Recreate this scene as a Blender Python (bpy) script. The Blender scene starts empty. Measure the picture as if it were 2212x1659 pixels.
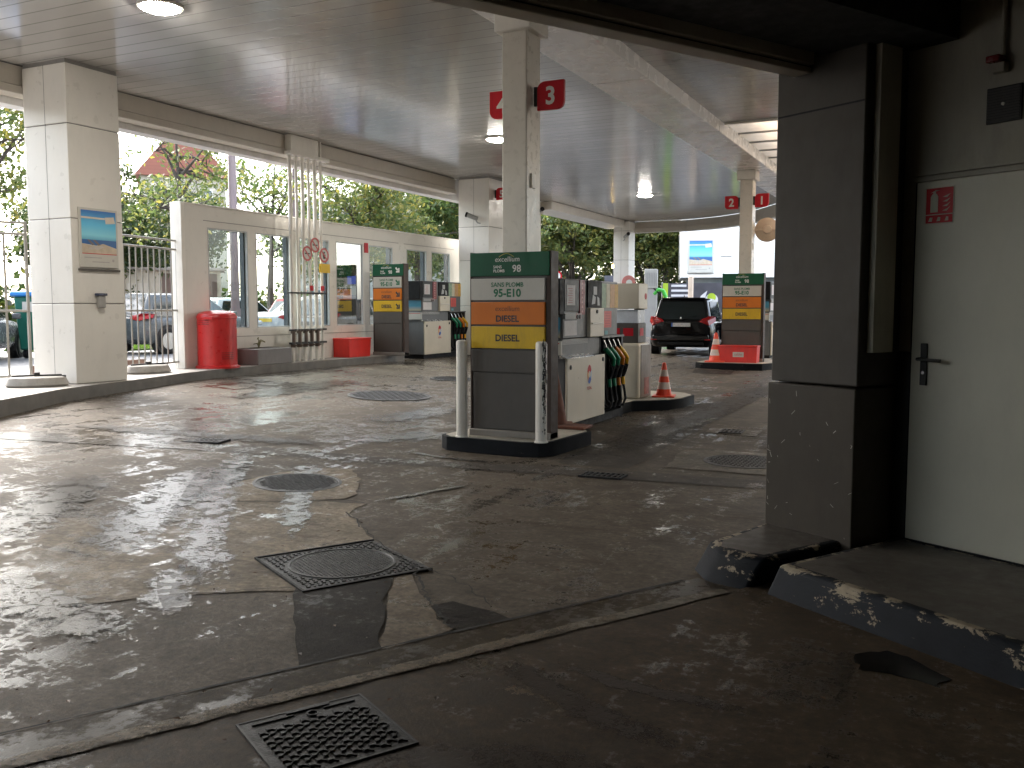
import bpy, bmesh, math, random
import numpy as np
from mathutils import Vector, Matrix
R = math.radians
random.seed(7)
scene = bpy.context.scene
col = scene.collection

# ------------------------------------------------------------------ camera, sky, sun, exposure
cam_d = bpy.data.cameras.new('camera'); cam = bpy.data.objects.new('camera', cam_d); col.objects.link(cam)
cam.location = (0, 0, 1.45); cam.rotation_euler = (R(90 - 4.7), 0, R(25.8))
cam_d.sensor_width = 36; cam_d.lens = 1980 / 2212 * 36; cam_d.clip_start = .05; cam_d.clip_end = 800
scene.camera = cam
SUN_EL, SUN_AZ = 38, -75          # azimuth from +Y, negative = to the left
world = bpy.data.worlds.new('World'); scene.world = world; world.use_nodes = True
wn, wl = world.node_tree.nodes, world.node_tree.links
bg = wn['Background']; sky = wn.new('ShaderNodeTexSky'); sky.sky_type = 'NISHITA'; sky.sun_disc = False
sky.sun_elevation = R(SUN_EL); sky.sun_rotation = R(SUN_AZ); sky.dust_density = 3.0; sky.air_density = 1.2
hs = wn.new('ShaderNodeHueSaturation'); hs.inputs['Saturation'].default_value = .55
wl.new(sky.outputs[0], hs.inputs['Color']); wl.new(hs.outputs[0], bg.inputs['Color'])
bg.inputs['Strength'].default_value = .15
sd = bpy.data.lights.new('sun', 'SUN'); sd.energy = .7; sd.angle = R(16); sd.color = (1, .97, .93)
so = bpy.data.objects.new('sun', sd); col.objects.link(so)
sv = Vector((math.sin(R(SUN_AZ)) * math.cos(R(SUN_EL)), math.cos(R(SUN_AZ)) * math.cos(R(SUN_EL)), math.sin(R(SUN_EL))))
so.rotation_euler = sv.to_track_quat('Z', 'Y').to_euler(); so.location = (-30, 10, 40)
vs = scene.view_settings; vs.view_transform = 'Standard'; vs.look = 'None'; vs.gamma = 1; vs.exposure = 3.0
LAMP = 4.0
scene.render.engine = 'CYCLES'
cy = scene.cycles; cy.use_denoising = True; cy.max_bounces = 9; cy.diffuse_bounces = 5; cy.glossy_bounces = 5
cy.transparent_max_bounces = 14; cy.transmission_bounces = 6; cy.caustics_reflective = False; cy.caustics_refractive = False
cy.sample_clamp_indirect = 6

# ------------------------------------------------------------------ materials
MATS = {}
def new_mat(name):
    m = bpy.data.materials.new(name); m.use_nodes = True
    nt = m.node_tree; return m, nt.nodes, nt.links, nt.nodes['Principled BSDF']
def ramp(n, stops):
    r = n.new('ShaderNodeValToRGB'); el = r.color_ramp.elements
    while len(el) < len(stops): el.new(.5)
    for e, (p, c) in zip(el, stops):
        e.position = p; e.color = (*c, 1) if len(c) == 3 else c
    return r
def g3(v): return (v, v, v)
def noise(n, l, vec, scale, detail=4, rough=.6, dist=0):
    t = n.new('ShaderNodeTexNoise'); t.inputs['Scale'].default_value = scale; t.inputs['Detail'].default_value = detail
    t.inputs['Roughness'].default_value = rough; t.inputs['Distortion'].default_value = dist
    if vec is not None: l.new(vec, t.inputs['Vector'])
    return t
def mapping(n, l, vec, scale=(1, 1, 1), rot=(0, 0, 0), loc=(0, 0, 0)):
    m = n.new('ShaderNodeMapping'); m.inputs['Scale'].default_value = scale; m.inputs['Rotation'].default_value = rot
    m.inputs['Location'].default_value = loc; l.new(vec, m.inputs['Vector']); return m.outputs[0]
def mixc(n, l, fac, a, b, mode='MIX'):
    m = n.new('ShaderNodeMix'); m.data_type = 'RGBA'; m.blend_type = mode
    for i, v in ((0, fac), (6, a), (7, b)):
        if hasattr(v, 'is_linked') or isinstance(v, bpy.types.NodeSocket): l.new(v, m.inputs[i])
        else: m.inputs[i].default_value = v if i == 0 else (*v, 1)
    return m.outputs[2]
def mth(n, l, op, a, b=None, c=None, clamp=False):
    m = n.new('ShaderNodeMath'); m.operation = op; m.use_clamp = clamp
    for i, v in enumerate((a, b, c)):
        if v is None: continue
        if isinstance(v, bpy.types.NodeSocket): l.new(v, m.inputs[i])
        else: m.inputs[i].default_value = v
    return m.outputs[0]
def pmat(name, c, rough=.5, metal=0, var=.12, scale=3, bump=0, dirt=0, dirtc=(.10, .085, .07), spec=.5, coat=0):
    """painted / plastic / metal surface: base colour with soft mottling, uneven gloss, optional grime"""
    if name in MATS: return MATS[name]
    m, n, l, b = new_mat(name)
    tc = n.new('ShaderNodeTexCoord'); v = tc.outputs['Object']
    t = noise(n, l, v, scale, 5)
    lo = tuple(x * (1 - var) for x in c); hi = tuple(min(1, x * (1 + var * .6)) for x in c)
    r = ramp(n, [(.3, lo), (.7, hi)]); l.new(t.outputs['Fac'], r.inputs['Fac'])
    out = r.outputs[0]
    if dirt:
        d = noise(n, l, mapping(n, l, v, (1.5, 1.5, .5)), scale * 2.3, 8, .7)
        dr = ramp(n, [(.52, g3(0)), (.75, g3(dirt))]); l.new(d.outputs['Fac'], dr.inputs['Fac'])
        out = mixc(n, l, dr.outputs[0], out, dirtc)
    l.new(out, b.inputs['Base Color'])
    sm = noise(n, l, mapping(n, l, v, (2.5, 2.5, .8)), 2.6, 8, .75, .6); smr = ramp(n, [(.48, g3(1)), (.72, g3(.965 if var <= .06 else .86 if var < .2 else .92))]); l.new(sm.outputs['Fac'], smr.inputs['Fac'])
    out = mixc(n, l, 1.0, out, smr.outputs[0], 'MULTIPLY'); l.new(out, b.inputs['Base Color'])
    t2 = noise(n, l, v, scale * 4, 3)
    rr = ramp(n, [(.3, g3(max(.03, rough * .8))), (.7, g3(min(1, rough * 1.25)))]); l.new(t2.outputs['Fac'], rr.inputs['Fac'])
    l.new(rr.outputs[0], b.inputs['Roughness'])
    b.inputs['Metallic'].default_value = metal; b.inputs['Specular IOR Level'].default_value = spec
    if coat: b.inputs['Coat Weight'].default_value = coat; b.inputs['Coat Roughness'].default_value = .05
    if bump:
        t3 = noise(n, l, v, scale * 14, 4); bp = n.new('ShaderNodeBump'); bp.inputs['Strength'].default_value = bump
        bp.inputs['Distance'].default_value = .01; l.new(t3.outputs['Fac'], bp.inputs['Height']); l.new(bp.outputs[0], b.inputs['Normal'])
    MATS[name] = m; return m

def concrete(name, dry, damp, wet_bias=.5, rough_dry=.66, rough_wet=.15, rot=.5, spec=.32, streak=1.0, stain=.5, grad=None):
    """worn wet concrete: broken damp film with dry islands, tyre streaks, fine aggregate, oil stains.
    grad = (x_dry, x_wet): rain is blown and tracked in from the open street side, so the film thins out towards x_dry"""
    m, n, l, b = new_mat(name)
    tc = n.new('ShaderNodeTexCoord'); v = tc.outputs['Object']
    big = noise(n, l, v, .55, 5, .55, .4)
    st = noise(n, l, mapping(n, l, v, (5.5, .55, 1), (0, 0, rot)), 1.0, 8, .72, .3)
    st2 = noise(n, l, mapping(n, l, v, (.7, 4.5, 1), (0, 0, rot + .35)), 1.3, 8, .74, .5)
    med = noise(n, l, v, 4.5, 9, .72, .2)
    grit = noise(n, l, v, 26, 6, .72)
    fine = noise(n, l, v, 90, 3, .7)
    def c0(t, k): return mth(n, l, 'MULTIPLY', mth(n, l, 'SUBTRACT', t.outputs['Fac'], .5), k)
    w = c0(big, .9)
    for t, k in ((st, .8 * streak), (st2, .55 * streak), (med, .9), (grit, .75)): w = mth(n, l, 'ADD', w, c0(t, k))
    w = mth(n, l, 'ADD', w, (wet_bias - .5) * .5)
    if grad:
        sx = n.new('ShaderNodeSeparateXYZ'); l.new(v, sx.inputs[0])
        mr = n.new('ShaderNodeMapRange'); mr.inputs['From Min'].default_value = grad[0]; mr.inputs['From Max'].default_value = grad[1]
        mr.inputs['To Min'].default_value = -.14; mr.inputs['To Max'].default_value = -.01; l.new(sx.outputs[0], mr.inputs['Value']); w = mth(n, l, 'ADD', w, mr.outputs[0])
    wr = ramp(n, [(.46, g3(0)), (.56, g3(1))]); l.new(mth(n, l, 'ADD', w, .5), wr.inputs['Fac'])
    wet = wr.outputs[0]
    c = mixc(n, l, wet, dry, damp)
    cr = ramp(n, [(.28, g3(.5)), (.72, g3(1.4))]); l.new(med.outputs['Fac'], cr.inputs['Fac'])
    c = mixc(n, l, 1.0, c, cr.outputs[0], 'MULTIPLY')
    bgr = ramp(n, [(.3, g3(.62)), (.7, g3(1.25))]); l.new(big.outputs['Fac'], bgr.inputs['Fac']); c = mixc(n, l, 1.0, c, bgr.outputs[0], 'MULTIPLY')
    fr = ramp(n, [(.32, g3(.5)), (.68, g3(1.45))]); l.new(grit.outputs['Fac'], fr.inputs['Fac'])
    c = mixc(n, l, 1.0, c, fr.outputs[0], 'MULTIPLY')
    ss = ramp(n, [(.54, g3(0)), (.64, g3(.65 * streak))]); l.new(st2.outputs['Fac'], ss.inputs['Fac']); c = mixc(n, l, ss.outputs[0], c, (.040, .027, .016))
    oil = noise(n, l, mapping(n, l, v, (1, 1, 1), loc=(3.3, 1.7, 0)), 1.7, 7, .66, .6)
    orr = ramp(n, [(.54, g3(0)), (.70, g3(stain))]); l.new(oil.outputs['Fac'], orr.inputs['Fac'])
    c = mixc(n, l, orr.outputs[0], c, (.045, .038, .031))
    sp = noise(n, l, v, 13, 3, .55, .4); spr = ramp(n, [(.66, g3(0)), (.70, g3(.75))]); l.new(sp.outputs['Fac'], spr.inputs['Fac'])
    c = mixc(n, l, spr.outputs[0], c, (.035, .030, .025))
    l.new(c, b.inputs['Base Color'])
    ro = mth(n, l, 'MULTIPLY_ADD', wet, rough_wet - rough_dry, rough_dry)
    ro = mth(n, l, 'ADD', ro, mth(n, l, 'MULTIPLY', mth(n, l, 'SUBTRACT', grit.outputs['Fac'], .5), .35), clamp=True)
    l.new(ro, b.inputs['Roughness']); l.new(mth(n, l, 'MULTIPLY_ADD', wet, spec * 1.1, spec * .5), b.inputs['Specular IOR Level'])
    h = mth(n, l, 'ADD', mth(n, l, 'MULTIPLY', grit.outputs['Fac'], .5), mth(n, l, 'MULTIPLY', med.outputs['Fac'], .5))
    h = mth(n, l, 'ADD', h, mth(n, l, 'MULTIPLY', fine.outputs['Fac'], .2))
    bp = n.new('ShaderNodeBump'); bp.inputs['Distance'].default_value = .012
    l.new(mth(n, l, 'MULTIPLY_ADD', wet, -.18, .40), bp.inputs['Strength'])
    l.new(h, bp.inputs['Height']); l.new(bp.outputs[0], b.inputs['Normal'])
    return m

def slat_mat(name, c, axis='Y', pitch=.28, rough=.15, dark=.36):
    """painted metal lining boards: a dark shadow joint every pitch metres"""
    m, n, l, b = new_mat(name)
    tc = n.new('ShaderNodeTexCoord'); s = n.new('ShaderNodeSeparateXYZ'); l.new(tc.outputs['Object'], s.inputs[0])
    ax = s.outputs['XYZ'.index(axis)]
    f = mth(n, l, 'FRACT', mth(n, l, 'DIVIDE', ax, pitch))
    r = ramp(n, [(0, g3(dark)), (.055, g3(1)), (.945, g3(1)), (1, g3(dark))]); l.new(f, r.inputs['Fac'])
    t = noise(n, l, tc.outputs['Object'], .7, 5); tr = ramp(n, [(.3, g3(.86)), (.7, g3(1))]); l.new(t.outputs['Fac'], tr.inputs['Fac'])
    # each board a touch different
    fl = mth(n, l, 'FLOOR', mth(n, l, 'DIVIDE', ax, pitch)); wn_ = n.new('ShaderNodeTexWhiteNoise'); wn_.noise_dimensions = '1D'; l.new(fl, wn_.inputs['W'])
    br = ramp(n, [(0, g3(.93)), (1, g3(1.03))]); l.new(wn_.outputs['Value'], br.inputs['Fac'])
    o = mixc(n, l, 1.0, r.outputs[0], tr.outputs[0], 'MULTIPLY'); o = mixc(n, l, 1.0, o, br.outputs[0], 'MULTIPLY')
    o = mixc(n, l, 1.0, o, c, 'MULTIPLY'); l.new(o, b.inputs['Base Color'])
    b.inputs['Roughness'].default_value = rough
    wv = noise(n, l, mapping(n, l, tc.outputs['Object'], (.35, 5, 1) if axis == 'Y' else (5, .35, 1)), 1.6, 2)
    hh = mth(n, l, 'ADD', mth(n, l, 'MULTIPLY', r.outputs[0], .5), mth(n, l, 'MULTIPLY', wv.outputs['Fac'], .35))
    bp = n.new('ShaderNodeBump'); bp.inputs['Strength'].default_value = .16; bp.inputs['Distance'].default_value = .012
    l.new(hh, bp.inputs['Height']); l.new(bp.outputs[0], b.inputs['Normal'])
    return m

def emit_mat(name, c, s):
    m, n, l, b = new_mat(name)
    t = noise(n, l, n.new('ShaderNodeTexCoord').outputs['Object'], 4); r = ramp(n, [(.2, tuple(x * .9 for x in c)), (.8, c)])
    l.new(t.outputs['Fac'], r.inputs['Fac']); l.new(r.outputs[0], b.inputs['Emission Color']); b.inputs['Emission Strength'].default_value = s
    b.inputs['Base Color'].default_value = (*c, 1); return m

def glass_mat(name, tint=(.84, .93, .89), gloss=.03):
    m = bpy.data.materials.new(name); m.use_nodes = True; n, l = m.node_tree.nodes, m.node_tree.links
    n.clear(); o = n.new('ShaderNodeOutputMaterial')
    tr = n.new('ShaderNodeBsdfTransparent'); gl = n.new('ShaderNodeBsdfGlossy'); gl.inputs['Roughness'].default_value = .02
    t = noise(n, l, n.new('ShaderNodeTexCoord').outputs['Object'], 1.2, 4)
    r = ramp(n, [(.3, tuple(x * .9 for x in tint)), (.7, tint)]); l.new(t.outputs['Fac'], r.inputs['Fac']); l.new(r.outputs[0], tr.inputs['Color'])
    fr = n.new('ShaderNodeFresnel'); fr.inputs['IOR'].default_value = 1.5
    f = mth(n, l, 'MULTIPLY_ADD', fr.outputs[0], .55, gloss, clamp=True)
    mx = n.new('ShaderNodeMixShader'); l.new(f, mx.inputs[0]); l.new(tr.outputs[0], mx.inputs[1]); l.new(gl.outputs[0], mx.inputs[2])
    l.new(mx.outputs[0], o.inputs['Surface']); return m

def leaf_mat(name, stops):
    m, n, l, b = new_mat(name)
    ge = n.new('ShaderNodeNewGeometry'); r = ramp(n, stops); l.new(ge.outputs['Random Per Island'], r.inputs['Fac'])
    tc = n.new('ShaderNodeTexCoord'); t = noise(n, l, tc.outputs['Object'], .45, 3); tr = ramp(n, [(.3, g3(.6)), (.7, g3(1.25))])
    l.new(t.outputs['Fac'], tr.inputs['Fac']); c = mixc(n, l, 1.0, r.outputs[0], tr.outputs[0], 'MULTIPLY')
    l.new(c, b.inputs['Base Color']); b.inputs['Roughness'].default_value = .5
    ts = n.new('ShaderNodeBsdfTranslucent'); l.new(c, ts.inputs['Color']); mx = n.new('ShaderNodeMixShader'); mx.inputs[0].default_value = .5
    l.new(b.outputs[0], mx.inputs[1]); l.new(ts.outputs[0], mx.inputs[2]); l.new(mx.outputs[0], n['Material Output'].inputs['Surface'])
    return m

def banded_z(name, stops, rough=.4, axis=2, lo=0., hi=1.):
    """a printed sheet: colour bands along one object axis"""
    m, n, l, b = new_mat(name)
    tc = n.new('ShaderNodeTexCoord'); s = n.new('ShaderNodeSeparateXYZ'); l.new(tc.outputs['Object'], s.inputs[0])
    f = mth(n, l, 'DIVIDE', mth(n, l, 'SUBTRACT', s.outputs[axis], lo), hi - lo)
    nz = noise(n, l, tc.outputs['Object'], 3, 5); f = mth(n, l, 'ADD', f, mth(n, l, 'MULTIPLY', mth(n, l, 'SUBTRACT', nz.outputs['Fac'], .5), .12))
    r = ramp(n, stops); l.new(f, r.inputs['Fac']); l.new(r.outputs[0], b.inputs['Base Color']); b.inputs['Roughness'].default_value = rough
    return m

def chipped(name, paint, under, amount=.60, scale=5, edge=None):
    """painted concrete with chipped, scraped patches"""
    m, n, l, b = new_mat(name)
    v = n.new('ShaderNodeTexCoord').outputs['Object']
    a = noise(n, l, mapping(n, l, v, (1, 1, 2.2), (0, 0, .53)), scale, 9, .72, .4)
    af = a.outputs['Fac']
    if edge:
        sx = n.new('ShaderNodeSeparateXYZ'); l.new(v, sx.inputs[0]); mr = n.new('ShaderNodeMapRange'); mr.inputs['From Min'].default_value = edge[0]; mr.inputs['From Max'].default_value = edge[1]; mr.inputs['To Max'].default_value = .10
        l.new(sx.outputs[2], mr.inputs['Value']); af = mth(n, l, 'ADD', af, mr.outputs[0])
    r = ramp(n, [(amount, g3(0)), (amount + .02, g3(1))]); l.new(af, r.inputs['Fac'])
    s = noise(n, l, v, 2.2, 6); sr = ramp(n, [(.3, tuple(x * .6 for x in paint)), (.7, tuple(x * 1.3 for x in paint))]); l.new(s.outputs['Fac'], sr.inputs['Fac'])
    u = noise(n, l, v, 14, 5); ur = ramp(n, [(.3, tuple(x * .6 for x in under)), (.7, under)]); l.new(u.outputs['Fac'], ur.inputs['Fac'])
    l.new(mixc(n, l, r.outputs[0], sr.outputs[0], ur.outputs[0]), b.inputs['Base Color']); b.inputs['Roughness'].default_value = .6; b.inputs['Specular IOR Level'].default_value = .08
    bp = n.new('ShaderNodeBump'); bp.inputs['Strength'].default_value = .5; bp.inputs['Distance'].default_value = .012
    l.new(a.outputs['Fac'], bp.inputs['Height']); l.new(bp.outputs[0], b.inputs['Normal'])
    return m

# ------------------------------------------------------------------ mesh helpers
Z = Vector((0, 0, 1))
class Fr:
    """a flat frame: origin, right, up; normal points to the viewer"""
    def __init__(s, o, r=(1, 0, 0), u=(0, 0, 1)):
        s.o, s.r, s.u = Vector(o), Vector(r).normalized(), Vector(u).normalized(); s.n = s.r.cross(s.u)
    def p(s, x, y, d=0): return s.o + s.r * x + s.u * y + s.n * d
class MB:
    def __init__(s): s.v, s.f, s.m, s.sm = [], [], [], []
    def add(s, vs_, fs, m=0):
        k = len(s.v); s.v += [tuple(v) for v in vs_]; s.f += [tuple(i + k for i in f) for f in fs]; s.m += [m] * len(fs); return s
    def box(s, x0, x1, y0, y1, z0, z1, m=0):
        return s.add([(x, y, z) for z in (z0, z1) for y in (y0, y1) for x in (x0, x1)],
                     [(0, 2, 3, 1), (4, 5, 7, 6), (0, 1, 5, 4), (2, 6, 7, 3), (0, 4, 6, 2), (1, 3, 7, 5)], m)
    def plate(s, fr, x0, y0, x1, y1, d0, d1, m=0):
        return s.add([fr.p(x, y, d) for d in (d0, d1) for y in (y0, y1) for x in (x0, x1)],
                     [(0, 2, 3, 1), (4, 5, 7, 6), (0, 1, 5, 4), (2, 6, 7, 3), (0, 4, 6, 2), (1, 3, 7, 5)], m)
    def pplate(s, fr, pts, d0, d1, m=0):
        n = len(pts)
        return s.add([fr.p(x, y, d0) for x, y in pts] + [fr.p(x, y, d1) for x, y in pts],
                     [tuple(range(n))[::-1], tuple(range(n, 2 * n))] + [(i, (i + 1) % n, n + (i + 1) % n, n + i) for i in range(n)], m)
    def sheet(s, fr, pts, d=0, m=0):
        return s.add([fr.p(x, y, d) for x, y in pts], [tuple(range(len(pts)))], m)
    def prism(s, poly, z0, z1, m=0, mt=None):
        n = len(poly)
        s.add([(x, y, z0) for x, y in poly] + [(x, y, z1) for x, y in poly], [(i, (i + 1) % n, n + (i + 1) % n, n + i) for i in range(n)] + [tuple(range(n))[::-1]], m)
        return s.add([(x, y, z1) for x, y in poly], [tuple(range(n))], m if mt is None else mt)
    def cyl(s, a, b, r0, r1=None, seg=16, m=0, cap=True):
        a, b = Vector(a), Vector(b); r1 = r0 if r1 is None else r1; d = (b - a).normalized()
        q = d.to_track_quat('Z', 'Y'); vs_ = []
        for c, r in ((a, r0), (b, r1)):
            for i in range(seg):
                t = 2 * math.pi * i / seg; vs_.append(c + q @ Vector((math.cos(t) * r, math.sin(t) * r, 0)))
        fs = [(i, (i + 1) % seg, seg + (i + 1) % seg, seg + i) for i in range(seg)]
        if cap: fs += [tuple(range(seg))[::-1], tuple(range(seg, 2 * seg))]
        return s.add(vs_, fs, m)
    def tube(s, pts, r, seg=8, m=0, r1=None):
        pts = [Vector(p) for p in pts]; n = len(pts); vs_ = []
        for k, p in enumerate(pts):
            d = (pts[min(k + 1, n - 1)] - pts[max(k - 1, 0)]).normalized(); q = d.to_track_quat('Z', 'Y')
            rr = r if r1 is None else r + (r1 - r) * k / (n - 1)
            for i in range(seg):
                t = 2 * math.pi * i / seg; vs_.append(p + q @ Vector((math.cos(t) * rr, math.sin(t) * rr, 0)))
        fs = [(k * seg + i, k * seg + (i + 1) % seg, (k + 1) * seg + (i + 1) % seg, (k + 1) * seg + i) for k in range(n - 1) for i in range(seg)]
        fs += [tuple(range(seg))[::-1], tuple(range((n - 1) * seg, n * seg))]
        return s.add(vs_, fs, m)
    def lathe(s, prof, c=(0, 0, 0), seg=32, m=0, ms=None):
        c = Vector(c); n = len(prof); vs_ = [c + Vector((math.cos(2 * math.pi * i / seg) * r, math.sin(2 * math.pi * i / seg) * r, z)) for r, z in prof for i in range(seg)]
        for k in range(n - 1):
            pass
        base = len(s.v); s.v += [tuple(v) for v in vs_]
        for k in range(n - 1):
            for i in range(seg):
                s.f.append((base + k * seg + i, base + k * seg + (i + 1) % seg, base + (k + 1) * seg + (i + 1) % seg, base + (k + 1) * seg + i)); s.m.append(ms[k] if ms else m)
        s.f.append(tuple(base + i for i in range(seg))[::-1]); s.m.append(ms[0] if ms else m)
        s.f.append(tuple(base + (n - 1) * seg + i for i in range(seg))); s.m.append(ms[-1] if ms else m)
        return s
    def disc(s, fr, cx, cy_, r, d0, d1=None, seg=28, m=0, ry=None):
        ry = ry or r; pts = [(cx + math.cos(2 * math.pi * i / seg) * r, cy_ + math.sin(2 * math.pi * i / seg) * ry) for i in range(seg)]
        return s.sheet(fr, pts, d0, m) if d1 is None else s.pplate(fr, pts, d0, d1, m)
    def ring(s, fr, cx, cy_, r0, r1, d0, d1, seg=32, m=0):
        vs_ = []
        for r, d in ((r0, d0), (r1, d0), (r1, d1), (r0, d1)):
            vs_ += [fr.p(cx + math.cos(2 * math.pi * i / seg) * r, cy_ + math.sin(2 * math.pi * i / seg) * r, d) for i in range(seg)]
        return s.add(vs_, [(k * seg + i, k * seg + (i + 1) % seg, ((k + 1) % 4) * seg + (i + 1) % seg, ((k + 1) % 4) * seg + i) for k in range(4) for i in range(seg)], m)
    def text(s, body, size, fr, x, y, d=.002, m=0, bold=.02, align='CENTER', sx=1.0, shear=0):
        cu = bpy.data.curves.new('t', 'FONT'); cu.body = body; cu.size = size; cu.offset = bold * size; cu.align_x = align; cu.shear = shear
        cu.resolution_u = 3; cu.fill_mode = 'FRONT'
        o = bpy.data.objects.new('t', cu); col.objects.link(o); dg = bpy.context.evaluated_depsgraph_get(); dg.update()
        me = bpy.data.meshes.new_from_object(o.evaluated_get(dg))
        s.add([fr.p(x + v.co.x * sx, y + v.co.y, d) for v in me.vertices], [tuple(p.vertices) for p in me.polygons], m)
        bpy.data.objects.remove(o); bpy.data.curves.remove(cu); bpy.data.meshes.remove(me); return s
    def build(s, name, mats, parent=None, bevel=0, smooth=False, loc=None, fix=True, seg=2, angle=35):
        me = bpy.data.meshes.new(name); me.from_pydata(s.v, [], s.f)
        for mt in (mats if isinstance(mats, (list, tuple)) else [mats]): me.materials.append(mt)
        me.polygons.foreach_set('material_index', s.m)
        if fix:
            bm = bmesh.new(); bm.from_mesh(me); bmesh.ops.recalc_face_normals(bm, faces=bm.faces); bm.to_mesh(me); bm.free()
        if smooth or bevel:
            me.polygons.foreach_set('use_smooth', [True] * len(me.polygons)); me.set_sharp_from_angle(angle=R(angle))
        me.update(); o = bpy.data.objects.new(name, me); col.objects.link(o)
        if parent is not None: o.parent = parent
        if loc is not None: o.location = loc
        if bevel:
            b = o.modifiers.new('bevel', 'BEVEL'); b.width = bevel; b.segments = seg; b.limit_method = 'ANGLE'; b.angle_limit = R(40); b.harden_normals = False
        return o
def tag(o, label=None, cat=None, group=None, kind=None):
    for k, v in (('label', label), ('category', cat), ('group', group), ('kind', kind)):
        if v: o[k] = v
    return o
def thing(name, label, cat, loc=(0, 0, 0), rz=0, group=None):
    o = bpy.data.objects.new(name, None); col.objects.link(o); o.location = loc; o.rotation_euler = (0, 0, rz); o.empty_display_size = .2
    return tag(o, label, cat, group)
def dup(o, parent=None, label=None, loc=None, rz=None, scale=None, group=None, swap=None):
    c = o.copy(); col.objects.link(c)
    if parent is not None: c.parent = parent
    if label: c['label'] = label
    if group: c['group'] = group
    if loc is not None: c.location = loc
    if rz is not None: c.rotation_euler = (0, 0, rz)
    if scale is not None: c.scale = scale
    if swap and c.data is not None:
        hit = False
        for i, ms in enumerate(c.data.materials):
            if ms in swap: hit = True
        if hit:
            c.data = c.data.copy()
            for i, ms in enumerate(c.data.materials):
                if ms in swap: c.data.materials[i] = swap[ms]
    for ch in [x for x in list(bpy.data.objects) if x.parent == o]: dup(ch, c, swap=swap)
    return c
def struct(o): o['kind'] = 'structure'; return o

# ------------------------------------------------------------------ palette
M_clad = pmat('white_cladding', (.66, .635, .585), .32, var=.05, scale=1.2, dirt=.06)
M_white = pmat('white_paint', (.72, .69, .63), .35, var=.06, dirt=.10)
M_joint = pmat('joint_grey', (.22, .21, .20), .6)
M_black = pmat('black_rubber', (.010, .010, .011), .6, spec=.2)
M_dark = pmat('charcoal_metal', (.030, .029, .028), .45, spec=.3)
M_taupe = pmat('taupe_panel', (.064, .055, .046), .5, var=.08, dirt=.15)
M_taupe_d = pmat('taupe_frame', (.06, .048, .042), .4)
M_grey = pmat('pump_grey', (.12, .122, .124), .42, var=.08, dirt=.1)
M_midgrey = pmat('mid_grey', (.30, .30, .29), .45)
M_red = pmat('red_plastic', (.55, .022, .022), .32, var=.12, dirt=.12)
M_redsign = pmat('red_sign', (.50, .012, .022), .4, var=.06, spec=.2)
M_sand = pmat('sand_box_red', (.66, .028, .02), .38, var=.1, dirt=.1)
M_cream = pmat('cream_panel', (.62, .56, .45), .34, var=.05, dirt=.06)
M_green = pmat('green_board', (.004, .085, .038), .4, var=.1, spec=.25)
M_boardwhite = pmat('white_board', (.50, .48, .43), .38, var=.05, dirt=.12)
M_orange = pmat('orange_board', (.62, .165, .012), .42, spec=.3, var=.06, dirt=.08)
M_yellow = pmat('yellow_board', (.62, .40, .016), .42, spec=.3, var=.06, dirt=.3, scale=2.2)
M_ink = pmat('black_ink', (.02, .02, .02), .5)
M_inkbrown = pmat('brown_ink', (.19, .055, .010), .5)
M_inkgreen = pmat('green_ink', (.01, .14, .06), .5)
M_inkwhite = pmat('white_ink', (.70, .70, .66), .5)
M_inkgold = pmat('gold_ink', (.45, .40, .06), .5)
M_steel = pmat('steel', (.55, .55, .54), .25, metal=1, var=.1)
M_galv = pmat('galvanised', (.42, .42, .41), .42, metal=.6, var=.15, dirt=.2)
M_iron = pmat('cast_iron', (.022, .022, .023), .46, var=.35, scale=9, bump=.3, metal=.1, spec=.3)
M_wall_in = pmat('garage_paint', (.40, .38, .31), .55, var=.12, scale=1.5, dirt=.25)
M_door = pmat('door_paint', (.58, .57, .47), .45, var=.06, scale=2, dirt=.06)
M_orangeh = pmat('orange_handle', (.75, .22, .01), .4); M_yellowh = pmat('yellow_handle', (.75, .42, .01), .4); M_greenh = pmat('green_handle', (.01, .22, .10), .4)
M_conc = pmat('pale_concrete', (.34, .32, .29), .7, var=.25, scale=4, bump=.35, dirt=.35)
M_kerb = pmat('kerb_stone', (.16, .15, .135), .6, var=.25, scale=5, bump=.35, dirt=.4)
M_glass = glass_mat('window_glass')

GA = R(30.5)
GN = Vector((math.sin(GA), math.cos(GA), 0)); GD = Vector((-math.cos(GA), math.sin(GA), 0))
def gp(n, d, z=0): v = GN * n + GD * d; return (v.x, v.y, z)
# parent frame of the garage: local x = -d (to the right along the wall), local y = n
GROT = math.atan2((-GD).y, (-GD).x)
def gl(n, d, z=0): return (-d, n, z)

def ground_z(x, y):
    t = min(1, max(0, (-x - 4.5) / 6.5)); return .26 * t + .1 * min(1, max(0, (y - 10) / 10)) * (1 - t)
CEIL = 4.8

# ================================================================== GROUND
WG = (-1.5, -5.5)
M_floor = concrete('forecourt_concrete', (.104, .085, .064), (.046, .038, .029), .42, rot=.55, grad=WG)
M_patchb = concrete('beige_concrete', (.225, .187, .135), (.135, .113, .084), .40, rot=.55, stain=.3, grad=WG)
M_patchd = concrete('dark_asphalt', (.034, .030, .026), (.022, .020, .018), .30, .6, .38, rot=.2, streak=.5, stain=.2, spec=.10)
M_patchm = concrete('brown_concrete', (.165, .132, .094), (.09, .072, .052), .4, rot=.55, stain=.4)
M_chan = concrete('channel_concrete', (.072, .062, .051), (.04, .035, .03), .45, rot=1.3, grad=WG)
M_gfloor = concrete('garage_concrete', (.070, .051, .033), (.028, .021, .014), .30, .6, .24, rot=.2, stain=.75)
M_lip = concrete('lip_concrete', (.165, .145, .115), (.10, .086, .068), .25, .6, .3, spec=.2, rot=1.0, stain=.4)
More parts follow.
